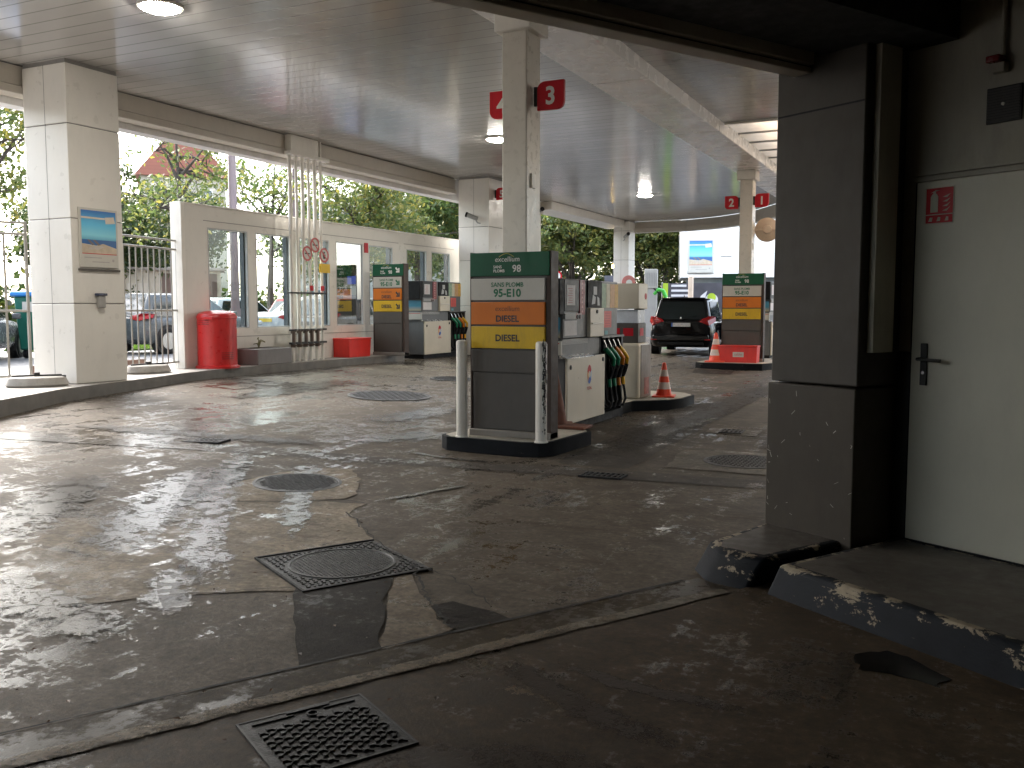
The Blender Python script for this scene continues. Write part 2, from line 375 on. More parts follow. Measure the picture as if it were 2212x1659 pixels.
mb = MB(); xs = [-11.6 + .4 * i for i in range(56)]; ys = [-8 + .5 * i for i in range(100)]
nx = len(xs); mb.add([(x, y, ground_z(x, y)) for y in ys for x in xs],
    [(j * nx + i, j * nx + i + 1, (j + 1) * nx + i + 1, (j + 1) * nx + i) for j in range(len(ys) - 1) for i in range(nx - 1)])
struct(mb.build('forecourt_floor', M_floor, smooth=True))
mb = MB(); mb.sheet(Fr((0, 0, -.25), (1, 0, 0), (0, 1, 0)), [(-300, -300), (300, -300), (300, 500), (-300, 500)]); struct(mb.build('ground', pmat('far_asphalt', (.10, .10, .10), .6)))
mb = MB(); mb.sheet(Fr((0, 0, .1), (1, 0, 0), (0, 1, 0)), [(-70, 41.4), (60, 41.4), (60, 140), (-70, 140)]); struct(mb.build('road', pmat('street_asphalt', (.11, .11, .112), .45)))

def flat_poly(name, pts, mat, dz=.004, sub=True):
    me_ = MB(); me_.add([(x, y, ground_z(x, y) + dz) for x, y in pts], [tuple(range(len(pts)))]); o = me_.build(name, mat)
    bm = bmesh.new(); bm.from_mesh(o.data); bmesh.ops.triangulate(bm, faces=bm.faces)
    if sub: bmesh.ops.subdivide_edges(bm, edges=bm.edges, cuts=3, use_grid_fill=True)
    for v in bm.verts: v.co.z = ground_z(v.co.x, v.co.y) + dz
    bm.to_mesh(o.data); bm.free(); return o
def rough_edge(pts, amp=.02, step=.12, seed=1):
    rnd = random.Random(seed); out = []
    for i, a in enumerate(pts):
        b = pts[(i + 1) % len(pts)]; L = math.dist(a, b); k = max(1, int(L / step))
        for j in range(k):
            t = j / k; out.append((a[0] + (b[0] - a[0]) * t + rnd.uniform(-amp, amp), a[1] + (b[1] - a[1]) * t + rnd.uniform(-amp, amp)))
    return out
P1 = [(-6.17, 3.77), (-5.75, 3.97), (-5.41, 4.16), (-5.09, 4.38), (-5.01, 4.65), (-4.95, 4.96), (-4.93, 5.07), (-4.36, 5.49), (-3.9, 5.56), (-3.84, 5.27), (-3.26, 4.73), (-3.58, 4.12), (-3.27, 3.88), (-3.02, 3.7), (-3.04, 3.65), (-3.42, 3.42), (-3.72, 3.14), (-3.93, 2.95), (-4.12, 2.82), (-4.36, 2.64)]
P2 = [(-4.94, 5.07), (-5.17, 5.37), (-5.25, 5.76), (-5.22, 6.2), (-5.06, 6.57), (-4.81, 6.68), (-4.52, 6.36), (-4.18, 5.83), (-4.15, 5.64)]
P3 = [(-3.04, 3.67), (-3.01, 3.71), (-2.74, 4.14), (-2.38, 3.54), (-2.15, 3.16), (-2.2, 3.05), (-2.34, 2.84), (-2.66, 3.22)]
P4 = [(-2.71, 4.1), (-2.62, 4.17), (-2.4, 3.91), (-2.25, 3.77), (-2.14, 3.62), (-2.0, 3.51), (-2.05, 3.38), (-2.16, 3.17), (-2.38, 3.54)]
P5 = [(-2.25, 3.77), (-2.19, 3.88), (-1.84, 3.77), (-1.91, 3.55), (-2.0, 3.51), (-2.14, 3.62)]
for k, (pp, mt, dz) in enumerate(((P1, M_patchb, .004), (P2, M_patchb, .007), (P3, M_patchd, .008), (P4, M_patchm, .005), (P5, M_patchd, .007))):
    struct(flat_poly('concrete_patch', rough_edge(pp, .018, .1, k), mt, dz))
CH = [(-8.89, 6.18), (-7.91, 6.51), (-6.44, 7.05), (-4.44, 7.44), (-3.0, 7.72), (-2.4, 7.74), (-1.36, 7.81), (1.5, 8.1)]
CH2 = [(1.5, 7.75), (-1.29, 7.45), (-2.29, 7.36), (-2.85, 7.33), (-4.29, 7.2), (-6.16, 6.74), (-7.58, 6.23), (-8.51, 5.92)]
struct(flat_poly('drainage_channel', rough_edge(CH + CH2, .012, .15, 9), M_chan, .004))
struct(flat_poly('concrete_patch', [(-4.97, 19.0), (-5.15, 19.9), (-4.29, 20.0), (-4.15, 18.9)], M_patchd, .006))
struct(flat_poly('concrete_patch', rough_edge([(-2.34, 8.09), (-2.48, 9.08), (-2.23, 9.3), (-1.2, 9.3), (-1.0, 8.03)], .015, .1, 4), M_lip, .006))
struct(flat_poly('concrete_patch', rough_edge([(-2.6, 10.55), (-2.62, 11.0), (-2.02, 10.98), (-1.98, 10.45)], .012, .1, 5), M_lip, .006))
# tyre-darkened strips beside the near island
struct(flat_poly('concrete_patch', rough_edge([(-3.35, 7.85), (-3.45, 9.5), (-3.6, 12.3), (-3.3, 19), (-2.7, 19), (-2.75, 12), (-2.62, 7.85)], .03, .2, 6), M_chan, .0045))
struct(flat_poly('concrete_patch', rough_edge([(-1.0, 9.6), (-1.3, 13), (-1.6, 19.5), (-2.3, 19.5), (-2.0, 13), (-1.8, 9.6)], .03, .2, 8), M_chan, .0045))
# thin water and stains left by tyres and drips: sheets whose film breaks up towards the edge
def film_mat(name, c, rough, spec, thr=.5, stretch=(3, 3, 1), amount=1.0):
    m, n, l, b = new_mat(name); v = n.new('ShaderNodeTexCoord').outputs['Object']
    at = n.new('ShaderNodeAttribute'); at.attribute_name = 'film'
    a_ = noise(n, l, mapping(n, l, v, stretch, (0, 0, .55)), 2.2, 9, .75, .3); g_ = noise(n, l, v, 45, 5, .7)
    f = mth(n, l, 'MULTIPLY_ADD', at.outputs['Fac'], .62, mth(n, l, 'MULTIPLY', mth(n, l, 'SUBTRACT', a_.outputs['Fac'], .5), 1.5))
    f = mth(n, l, 'ADD', f, mth(n, l, 'MULTIPLY', mth(n, l, 'SUBTRACT', g_.outputs['Fac'], .5), .9))
    r = ramp(n, [(thr - .10, g3(0)), (thr + .06, g3(amount))]); l.new(f, r.inputs['Fac'])
    cr = ramp(n, [(.3, tuple(x * .6 for x in c)), (.7, tuple(x * 1.3 for x in c))]); l.new(g_.outputs['Fac'], cr.inputs['Fac']); l.new(cr.outputs[0], b.inputs['Base Color'])
    b.inputs['Roughness'].default_value = rough; b.inputs['Specular IOR Level'].default_value = spec
    bp = n.new('ShaderNodeBump'); bp.inputs['Strength'].default_value = .3; bp.inputs['Distance'].default_value = .01; l.new(g_.outputs['Fac'], bp.inputs['Height']); l.new(bp.outputs[0], b.inputs['Normal'])
    tr = n.new('ShaderNodeBsdfTransparent'); mx_ = n.new('ShaderNodeMixShader'); l.new(r.outputs[0], mx_.inputs[0]); l.new(tr.outputs[0], mx_.inputs[1]); l.new(b.outputs[0], mx_.inputs[2])
    l.new(mx_.outputs[0], n['Material Output'].inputs['Surface']); return m
M_water = film_mat('water_film', (.075, .066, .056), .12, .6)
M_stain = film_mat('brown_stain', (.030, .019, .011), .45, .3, .42, amount=.85)
M_tan = film_mat('worn_tan', (.145, .112, .074), .6, .3, .48, amount=.8)
M_tyre = film_mat('tyre_grime', (.030, .026, .022), .5, .3, .48, amount=.8)
def streak(pts, w, mat=None, name='wet_streak', z=.0095):
    P = []
    for a, b in zip(pts, pts[1:]):
        k = max(2, int(math.dist(a, b) / .1)); P += [(a[0] + (b[0] - a[0]) * j / k, a[1] + (b[1] - a[1]) * j / k) for j in range(k)]
    P.append(pts[-1]); N_ = len(P); cols = (-1, -.5, 0, .5, 1); m_ = MB(); vv_, ff_ = [], []
    for i, p in enumerate(P):
        q, o = P[min(i + 2, N_ - 1)], P[max(i - 2, 0)]; d = Vector((q[0] - o[0], q[1] - o[1])).normalized(); e = min(1, 4 * i / N_, 4 * (N_ - 1 - i) / N_)
        for c in cols: x, y = p[0] - d.y * w * c, p[1] + d.x * w * c; m_.v.append((x, y, ground_z(x, y) + z)); vv_.append((1 - c * c) * e)
    m_.f = [(i * 5 + k, i * 5 + k + 1, i * 5 + k + 6, i * 5 + k + 5) for i in range(N_ - 1) for k in range(4)]; m_.m = [0] * len(m_.f)
    o = m_.build(name, mat or M_water); at = o.data.attributes.new('film', 'FLOAT', 'POINT'); at.data.foreach_set('value', vv_); return struct(o)
streak([(-6.75, 7.6), (-6.45, 7.29), (-6.04, 6.62), (-5.4, 5.71), (-4.65, 4.75), (-4.08, 4.09), (-3.43, 3.51), (-2.7, 2.95)], .26)
streak([(-5.6, 7.25), (-5.47, 7.05), (-4.98, 6.22), (-4.29, 5.24), (-3.5, 4.2)], .20)
streak([(-6.1, 6.6), (-5.6, 5.6), (-5.1, 4.7), (-4.6, 3.9), (-4.2, 3.2)], .42)
streak([(-6.6, 5.6), (-6.0, 4.7), (-5.5, 3.9), (-5.0, 3.2)], .40)
streak([(-3.95, 5.4), (-3.80, 5.9), (-3.61, 6.4), (-3.4, 6.8)], .06)
streak([(-5.9, 7.7), (-5.55, 8.2), (-5.3, 8.7), (-5.14, 9.3)], .45)
streak([(-5.2, 7.75), (-4.95, 7.73), (-4.25, 7.64), (-3.5, 7.55)], .07)
streak([(-6.4, 8.8), (-6.33, 9.53), (-6.25, 10.36), (-6.1, 11.4)], .55)
streak([(-8.2, 8.2), (-7.6, 7.4), (-6.9, 6.4)], .55)
streak([(-3.05, 9.6), (-2.95, 10.8), (-2.9, 11.8)], .12)
streak([(-4.9, 3.3), (-4.3, 3.0), (-3.6, 2.85), (-3.0, 2.75)], .30)
streak([(-4.0, 3.9), (-3.6, 3.4), (-3.2, 2.95)], .22)
streak([(-9.0, 9.0), (-9.2, 11.0), (-9.5, 14.0)], .5)
streak([(-1.85, 3.38), (-1.33, 3.10), (-1.03, 2.93), (-0.6, 2.82)], .11, M_stain, 'brown_stain', .0134)
streak([(-1.55, 3.42), (-1.14, 3.26), (-0.5, 3.2)], .07, M_stain, 'brown_stain', .0138)
streak([(-1.62, 2.95), (-1.40, 3.12), (-1.1, 2.9)], .15, M_tan, 'worn_patch', .0130)
streak([(-1.0, 2.7), (-.5, 2.62), (.2, 2.9)], .10, M_tan, 'worn_patch', .0131)
streak([(-1.9, 2.2), (-1.2, 2.5), (-.3, 2.45)], .22, M_stain, 'brown_stain', .0142)
streak([(-3.2, 6.9), (-3.1, 9), (-3.0, 12.5), (-2.9, 18)], .45, M_tyre, 'tyre_mark', .0127)
streak([(-1.6, 9.4), (-1.7, 13), (-1.9, 18)], .4, M_tyre, 'tyre_mark', .0128)
streak([(-9.2, 6.9), (-8.2, 7.0), (-6.6, 7.4), (-5.2, 7.7)], .3, M_tyre, 'tyre_mark', .0129)
streak([gp(-1, 3.2), gp(1, 3.2), gp(3.4, 3.2)] and [gp(-1, 3.2)[:2], gp(1, 3.2)[:2], gp(3.4, 3.2)[:2]], .07, M_tan, 'worn_patch', .0205)
# cracks
M_crack = pmat('crack_dark', (.015, .014, .012), .8)
def crack(pts, w, seed):
    rnd = random.Random(seed); P = []
    for a, b in zip(pts, pts[1:]):
        for j in range(6):
            t = j / 6; P.append((a[0] + (b[0] - a[0]) * t + rnd.uniform(-.018, .018), a[1] + (b[1] - a[1]) * t + rnd.uniform(-.018, .018)))
    P.append(pts[-1]); m_ = MB(); vs_ = []
    for i, p in enumerate(P):
        q = P[min(i + 1, len(P) - 1)]; o = P[max(i - 1, 0)]; d = Vector((q[0] - o[0], q[1] - o[1])).normalized(); ww = w * rnd.uniform(.25, 1)
        vs_ += [(p[0] - d.y * ww, p[1] + d.x * ww, ground_z(*p) + .011), (p[0] + d.y * ww, p[1] - d.x * ww, ground_z(*p) + .011)]
    m_.add(vs_, [(2 * i, 2 * i + 1, 2 * i + 3, 2 * i + 2) for i in range(len(P) - 1)]); return struct(m_.build('crack', M_crack))
crack([(-2.72, 4.33), (-2.53, 4.1), (-2.35, 3.88), (-2.24, 3.77), (-2.16, 3.66), (-2.0, 3.52)], .011, 1)
crack([(-2.72, 4.33), (-2.45, 4.23), (-2.24, 4.11), (-2.0, 3.89)], .005, 2)
crack([(-4.93, 5.04), (-4.5, 5.36), (-4.15, 5.6), (-3.9, 5.56)], .006, 3)
crack([(-3.84, 5.27), (-3.5, 4.95), (-3.26, 4.73), (-2.72, 4.33)], .008, 4)
crack([(-3.02, 3.7), (-3.42, 3.42), (-3.93, 2.95), (-4.36, 2.64)], .004, 5)
crack([(-5.75, 3.97), (-5.09, 4.38), (-4.95, 4.96)], .004, 6)
crack([(-8.2, 6.05), (-6.1, 6.7), (-4.2, 7.18), (-2.3, 7.34), (-1.1, 7.46)], .008, 11)
# garage floor and the gutter under the roller shutter
def gpoly(name, nd, mat, z):
    m_ = MB(); m_.add([gp(n, d, z) for n, d in nd], [tuple(range(len(nd)))]); return struct(m_.build(name, mat))
gpoly('garage_floor', [(-4, -6), (4.7, -6), (4.7, 3.19), (-4, 3.19)], M_gfloor, .012)
gpoly('gutter', rough_edge([(-4, 3.25), (3.5, 3.25), (3.5, 3.46), (-4, 3.46)], .007, .15, 21), concrete('gutter_concrete', (.06, .046, .029), (.034, .026, .017), .5, .55, .30, rot=1.0, stain=.7, spec=.14), .010)
gpoly('gutter_lip', rough_edge([(-4, 3.17), (3.45, 3.17), (3.45, 3.25), (-4, 3.25)], .008, .12, 22), M_lip, .016)
mbk = MB(); rr_ = random.Random(5); NN = [(-4 + i * .1) for i in range(75)]; vs_ = []
for n in NN: w = rr_.uniform(.004, .012); vs_ += [gp(n, 3.463 - w, .013), gp(n, 3.463 + w, .013)]
mbk.add(vs_, [(2 * i, 2 * i + 1, 2 * i + 3, 2 * i + 2) for i in range(len(NN) - 1)]); struct(mbk.build('crack', M_crack))
struct(flat_poly('puddle', rough_edge([gp(3.28 + .125 * math.cos(t) * (1 + .2 * math.sin(3 * t)), 2.12 + .19 * math.sin(t))[:2] for t in [i * .393 for i in range(16)]], .022, .035, 3),
        pmat('oily_water', (.010, .009, .008), .22), .0146, sub=False))

# ---- raised walkway along the open side
KP = [(-11.28, 11.2), (-11.42, 12.2), (-11.45, 13.65), (-11.42, 16), (-11.36, 17.75), (-11.45, 17.98), (-12.6, 18.02), (-12.6, 36), (-14.6, 36), (-14.6, -6), (-6.2, -6), (-7.6, 2.2), (-8.75, 4.85), (-9.78, 6.81), (-10.44, 8.18), (-10.78, 9.53)]
mb = MB(); mb.prism(KP, .0, .41, 0, 1); struct(mb.build('walkway_kerb', [M_kerb, M_conc], bevel=.02))
mb = MB(); mb.sheet(Fr((0, 0, .36), (1, 0, 0), (0, 1, 0)), [(-60, -40), (-14.6, -40), (-14.6, 41.4), (-60, 41.4)]); struct(mb.build('street', pmat('parking_asphalt', (.13, .13, .133), .5, var=.2, scale=2)))
M_grass = leaf_mat('grass_green', [(0, (.05, .11, .015)), (.5, (.10, .19, .02)), (1, (.17, .24, .04))])
mb = MB(); rg = random.Random(3)
def blades(m_, x0, x1, y0, y1, n, z, h=.12):
    for _ in range(n):
        x, y, a, k = rg.uniform(x0, x1), rg.uniform(y0, y1), rg.uniform(0, 6.3), rg.uniform(.5, 1.2) * h
        dx, dy = math.cos(a) * .02, math.sin(a) * .02
        m_.add([(x - dx, y - dy, z), (x + dx, y + dy, z), (x + rg.uniform(-.05, .05), y + rg.uniform(-.05, .05), z + k)], [(0, 1, 2)])
mb.box(-22.0, -19.2, 15.5, 24, .34, .40); blades(mb, -22, -19.2, 15.5, 24, 7000, .40, .10)
tag(mb.build('grass_verge', M_grass, fix=False), kind='stuff')

# ================================================================== CANOPY
M_slat = slat_mat('ceiling_slats', (.45, .437, .42))
M_beam = pmat('beam_white', (.86, .85, .84), .26, var=.06, scale=.8)
M_fasc = pmat('fascia_cream', (.47, .43, .37), .35, var=.06, dirt=.1)
canopy = thing('canopy', 'white slatted petrol station canopy roof with glossy beam and fascia', 'canopy')
# roof lining: left bay and right bay up to the translucent panel
far_edge = [(-11.9, 34.5), (-9.3, 34.4), (-7.9, 33.7), (-7.2, 33.1), (-6.2, 31.9), (-5.3, 30.4), (-4.0, 28.0)]
mb = MB(); mb.prism([(-11.9, -6), (-3.95, -6), (-3.95, 27.9)] + far_edge[::-1], CEIL, CEIL + .05); mb.build('ceiling', M_slat, canopy)
mb = MB(); mb.prism([(-3.95, -6), (5, -6), (5, 16.9), (-3.95, 16.9)], CEIL, CEIL + .05); mb.build('ceiling', M_slat, canopy)
mb = MB(); mb.prism([(-3.95, 16.95), (5, 16.95), (5, 20), (-3.95, 27.9)], CEIL + .02, CEIL + .05)
m_tr, n_, l_, b_ = new_mat('translucent_sheet'); b_.inputs['Base Color'].default_value = (.85, .78, .68, 1); b_.inputs['Roughness'].default_value = .3
tl = n_.new('ShaderNodeBsdfTranslucent'); tl.inputs['Color'].default_value = (.9, .80, .68, 1); mx = n_.new('ShaderNodeMixShader'); mx.inputs[0].default_value = .55
tnz = noise(n_, l_, n_.new('ShaderNodeTexCoord').outputs['Object'], 1.5); tnr = ramp(n_, [(.3, (.78, .68, .56)), (.7, (.92, .84, .74))]); l_.new(tnz.outputs['Fac'], tnr.inputs['Fac']); l_.new(tnr.outputs[0], tl.inputs['Color'])
l_.new(b_.outputs[0], mx.inputs[1]); l_.new(tl.outputs[0], mx.inputs[2]); l_.new(mx.outputs[0], n_['Material Output'].inputs['Surface'])
mb.build('roof_light', m_tr, canopy)
mb = MB()
for k in range(8): mb.box(-3.9, 5, 17.0 + k * 1.05, 17.03 + k * 1.05, CEIL - .015, CEIL + .018)
mb.build('glazing_bar', M_midgrey, canopy)
mb = MB(); mb.box(-3.9, 5, 16.88, 16.96, CEIL - .03, CEIL - .002); mb.build('edge_trim', M_white, canopy)
mb = MB(); mb.box(-4.74, -3.92, 3.9, 29.5, 4.6, 4.86); mb.build('beam', M_beam, canopy, bevel=.012)
for y in (12.4, 16.6, 24.5): mb = MB(); mb.box(-4.743, -3.917, y, y + .006, 4.597, 4.7); mb.build('beam_joint', pmat('beam_seam', (.38, .37, .36), .4), canopy)
# upper slab that keeps the sky off the lining
mb = MB(); mb.prism([(-12.3, -6), (5, -6), (5, 16.8), (-3.9, 16.8), (-3.9, 28.2)] + [(x, y + .3) for x, y in far_edge[::-1][1:]] + [(-12.3, 34.8)], CEIL + .3, CEIL + .45); mb.build('roof', M_midgrey, canopy)
# street-side fascia
mb = MB(); mb.box(-12.02, -11.78, -6, 21.0, 4.52, 4.79); mb.box(-12.02, -11.83, 21.8, 26.6, 4.52, 4.79); mb.build('fascia', M_fasc, canopy, bevel=.01)
mb = MB(); mb.box(-12.02, -11.74, -6, 21.0, 4.40, 4.51); mb.box(-12.02, -11.76, 21.8, 26.6, 4.40, 4.51); mb.build('fascia', M_fasc, canopy, bevel=.01)
mb = MB(); mb.box(-12.3, -12.03, -6, 26.6, 4.30, 4.95); mb.build('fascia_edge', pmat('edge_grey', (.55, .54, .53), .4), canopy)
mb = MB(); mb.box(-12.35, -11.48, 26.6, 34.0, 4.53, 4.79); mb.build('shutter_casing', M_white, canopy, bevel=.01)
# far fascia, curving
for z0, z1, off in ((4.56, 4.79, .0), (4.38, 4.555, .06)):
    mb = MB(); n = len(far_edge); vs_ = []
    for x, y in far_edge + [(-2.5, 25.4), (0, 21)]:
        vs_ += [(x, y - off, z0), (x, y - off, z1), (x + .1, y + .25, z1), (x + .1, y + .25, z0)]
    n = len(vs_) // 4
    mb.add(vs_, [(4 * i + k, 4 * i + (k + 1) % 4, 4 * i + 4 + (k + 1) % 4, 4 * i + 4 + k) for i in range(n - 1) for k in range(4)]); mb.build('fascia', M_fasc, canopy)

# ---- ceiling lamps
M_lamp = emit_mat('lamp_glow', (1, .94, .85), LAMP * 9)
def lamp(x, y, label):
    t = thing('ceiling_light', label, 'ceiling light', (x, y, CEIL), 0, 'round lamps under the canopy')
    m_ = MB(); m_.lathe([(.245, -.001), (.245, -.03), (.215, -.035), (.215, -.02)], seg=32); m_.build('rim', M_white, t, smooth=True)
    m_ = MB(); m_.lathe([(.212, -.022), (.20, -.045), (.15, -.065), (.08, -.075), (.02, -.078)], seg=32); m_.build('diffuser', M_lamp, t, smooth=True)
    m_ = MB(); m_.box(.25, .42, -.010, .010, -.012, -.001); m_.build('conduit', M_midgrey, t)
    return t
lamp(-8.06, 7.72, 'lit round ceiling lamp nearest the big cream poster column')
lamp(-8.26, 16.43, 'lit round ceiling lamp just left of the slim post with signs 3 and 4')
lamp(-8.38, 26.3, 'small lit ceiling lamp far back towards the signs 2 and 1')
lamp(0.4, 13.5, 'lit round ceiling lamp over the far lane behind the garage pillar')

# ---- clad columns
def clad_column(x0, x1, y0, y1, zb, label, joints, vjoint=True):
    t = thing('clad_column', label, 'column', ((x0 + x1) / 2, (y0 + y1) / 2, zb), 0)
    hx, hy, h = (x1 - x0) / 2, (y1 - y0) / 2, CEIL - zb
    m_ = MB(); zs = [.0] + [j - zb for j in joints] + [h - .05]
    for a, b in zip(zs, zs[1:]): m_.box(-hx, hx, -hy, hy, a + .006, b - .006)
    m_.build('cladding', M_clad, t, bevel=.008)
    m_ = MB(); m_.box(-hx + .012, hx - .012, -hy + .012, hy - .012, .0, h); m_.build('core', M_joint, t)
    if vjoint:
        m_ = MB(); m_.box(-.004, .004, -hy - .0015, -hy + .01, .0, h - .05); m_.build('joint', M_joint, t)
    return t
clad_column(-11.73, -10.87, 8.72, 9.58, .41, 'big cream clad column with a beach poster on its side', (1.52, 2.68, 3.95))
clad_column(-11.63, -10.75, 20.9, 21.75, .22, 'white clad column behind the slim post, camera on its face', (1.52, 2.68, 3.53))
clad_column(-11.9, -11.3, 33.55, 34.3, .2, 'far white clad column at the corner of the canopy', (1.9, 3.3, 4.4))
mb = MB(); mb.box(-11.98, -11.86, 26.5, 26.62, .25, 4.55)
tag(mb.build('shutter_post', M_white, bevel=.01), 'thin white upright post just right of the slim signpost column', 'post')

def pump_column(x, y, label, zb):
    t = thing('steel_column', label, 'column', (x, y, 0), 0)
    m_ = MB(); m_.box(-.145, .145, 0, .36, zb, 4.595); m_.build('post', pmat('post_cream', (.60, .565, .50), .3, var=.06, dirt=.1), t, bevel=.012)
    m_ = MB(); m_.box(-.21, .21, -.06, .42, 4.38, 4.597); m_.build('capital', M_white, t, bevel=.012)
    m_ = MB(); m_.box(.1455, .165, .1, .2, zb + 2.6, zb + 2.75); m_.build('junction_box', M_white, t)
    return t
pump_column(-4.325, 9.0, 'slim cream steel column between signs 4 and 3', .15)
pump_column(-4.42, 21.45, 'slim cream steel column between signs 2 and 1', .2)

def number_sign(num, x, y, z, side, label, w=.31, h=.30):
    """red tab with one round corner pair; side +1 sits right of its post"""
    t = thing('number_sign', label, 'number sign', (x, y, z), 0, 'red pump number signs')
    fr = Fr((0, 0, 0)); r = .085; pts = []
    def arc(cx, cy_, a0): return [(cx + r * math.cos(R(a0 + k * 15)), cy_ + r * math.sin(R(a0 + k * 15))) for k in range(7)]
    if side > 0: pts = [(0, 0)] + [(w - r + r * math.cos(R(-90 + 15 * k)), r + r * math.sin(R(-90 + 15 * k))) for k in range(7)] + [(w, h)] + arc(r, h - r, 90)
    else: pts = arc(r, r, 180) + [(w, 0)] + arc(w - r, h - r, 0) + [(0, h)]
    m_ = MB(); m_.pplate(fr, pts, -.045, 0); m_.build('panel', M_redsign, t, bevel=.004)
    m_ = MB(); m_.text(num, .255, fr, w / 2, h / 2 - .09, .003, bold=.03, sx=.95); m_.build('digit', M_inkwhite, t)
    bx = (-.04, 0.0) if side > 0 else (w, w + .05)
    m_ = MB(); m_.box(bx[0], bx[1], .004, .04, .05, h - .05); m_.build('bracket', M_dark, t)
    return t
number_sign('3', -4.125, 9.15, 3.565, 1, 'red sign with number 3 right of the near slim column')
number_sign('4', -4.785, 9.32, 3.56, -1, 'red sign with number 4 half hidden left of the near slim column')
number_sign('2', -4.92, 21.5, 3.74, -1, 'red sign with number 2 on the far slim column')
number_sign('1', -4.235, 21.5, 3.76, 1, 'red sign with number 1 on the far slim column')
number_sign('5', -10.70, 21.2, 4.22, 1, 'red sign with number 5 on the white clad column behind the post')

# ================================================================== PRICE TOTEMS
def price_totem(x, y, zb, label, arrows=False, sc=1.0, w=.90):
    t = thing('price_totem', label, 'price sign', (x, y, zb), 0, 'fuel price totems'); t.scale = (1, 1, sc)
    hw = w / 2; fr = Fr((0, 0, 0))
    m_ = MB(); m_.box(-hw + .01, hw - .01, .02, .17, .0, 1.86); m_.build('body', M_taupe_d, t, bevel=.006)
    m_ = MB(); m_.box(hw - .045, hw, .004, .19, .0, 1.868); m_.box(-hw, -hw + .02, .004, .19, 0, 1.868); m_.build('frame', pmat('totem_edge', (.060, .042, .034), .5, spec=.2), t, bevel=.004)
    rows = [(1.625, 1.86, M_green, 'green_board'), (1.385, 1.60, M_boardwhite, 'white_board'), (1.14, 1.365, M_orange, 'orange_board'), (.90, 1.12, M_yellow, 'yellow_board')]
    for i, (z0, z1, mt, nm) in enumerate(rows):
        ex = 0 if i == 0 else .018
        m_ = MB(); m_.box(-hw + .02 - (.012 if i == 0 else 0), hw - .045 - ex + (.03 if i == 0 else 0), -.012, .02, z0, z1); b = m_.build('fuel_board', mt, t, bevel=.004)
        f2 = Fr((-.02 if not arrows else -.04, -.0125, z0)); q = MB(); hh = z1 - z0
        if i == 0:
            q.text('excellium', .072, f2, 0, hh - .092, m=0, bold=.005, sx=1.0, shear=.1); q.build('lettering', M_inkwhite, b); q = MB()
            q.text('SANS', .040, f2, -.155, .078, bold=.02, align='LEFT'); q.text('PLOMB', .040, f2, -.155, .038, bold=.02, align='LEFT')
            q.build('lettering', M_inkwhite, b); q = MB(); q.text('98', .098, f2, .105, .040, bold=.02)
            q.build('lettering', M_inkwhite, b)
            q = MB(); q.tube([f2.p(-.09 + .018 * k, hh - .045 + .032 * math.sin(math.pi * k / 9), .002) for k in range(10)], .003, 6); q.build('swoosh', M_inkgold, b)
        elif i == 1:
            q.text('SANS PLOMB', .062, f2, 0, hh - .082, bold=.02); q.build('lettering', M_inkgreen, b); q = MB(); q.text('95-E10', .108, f2, 0, .035, bold=.035); q.build('lettering', M_inkgreen, b)
        elif i == 2:
            q.text('excellium', .072, f2, 0, hh - .088, bold=.005, shear=.1); q.build('lettering', M_inkbrown, b)
            q = MB(); q.text('DIESEL', .088, f2, 0, .030, bold=.03, sx=1.0); q.build('lettering', M_ink, b)
        else:
            q.text('DIESEL', .092, f2, 0, .075, bold=.03); q.build('lettering', M_ink, b)
        if arrows:
            q = MB(); cx, cz = .29, hh * .5; s = .055
            q.pplate(f2, [(cx - s, cz + s * .55), (cx - s * .55, cz + s), (cx + s * .45, cz), (cx, cz - s * .45)], 0, .002)
            q.pplate(f2, [(cx + s, cz + s * .6), (cx + s, cz - s), (cx - s * .6, cz - s), (cx - s * .6, cz - s * .45), (cx + s * .45, cz - s * .45), (cx + s * .45, cz + s * .6)], 0, .0025)
            q.build('arrow', M_inkwhite if i == 0 else (M_inkgreen if i == 1 else M_ink), b)
    m_ = MB(); m_.box(-hw + .02, hw - .05, -.008, .02, .66, .885); m_.build('lower_panel', M_taupe, t, bevel=.004)
    m_ = MB(); m_.box(-hw + .04, hw - .06, -.002, .02, .075, .65); m_.build('lower_panel', M_taupe, t, bevel=.004)
    m_ = MB(); m_.box(-hw, hw, -.03, .2, .0, .07); m_.build('plinth', pmat('plinth_taupe', (.21, .19, .165), .5, dirt=.3), t, bevel=.008)
    return t
price_totem(-4.03, 8.28, .15, 'fuel price totem nearest, standing behind two white bollards')
price_totem(-4.36, 21.0, .25, 'fuel price totem standing behind the red sand box and traffic cone', sc=1.07, w=.94)
price_totem(-11.33, 17.15, .41, 'fuel price totem with arrows beside each fuel name', arrows=True, sc=1.085, w=.82)

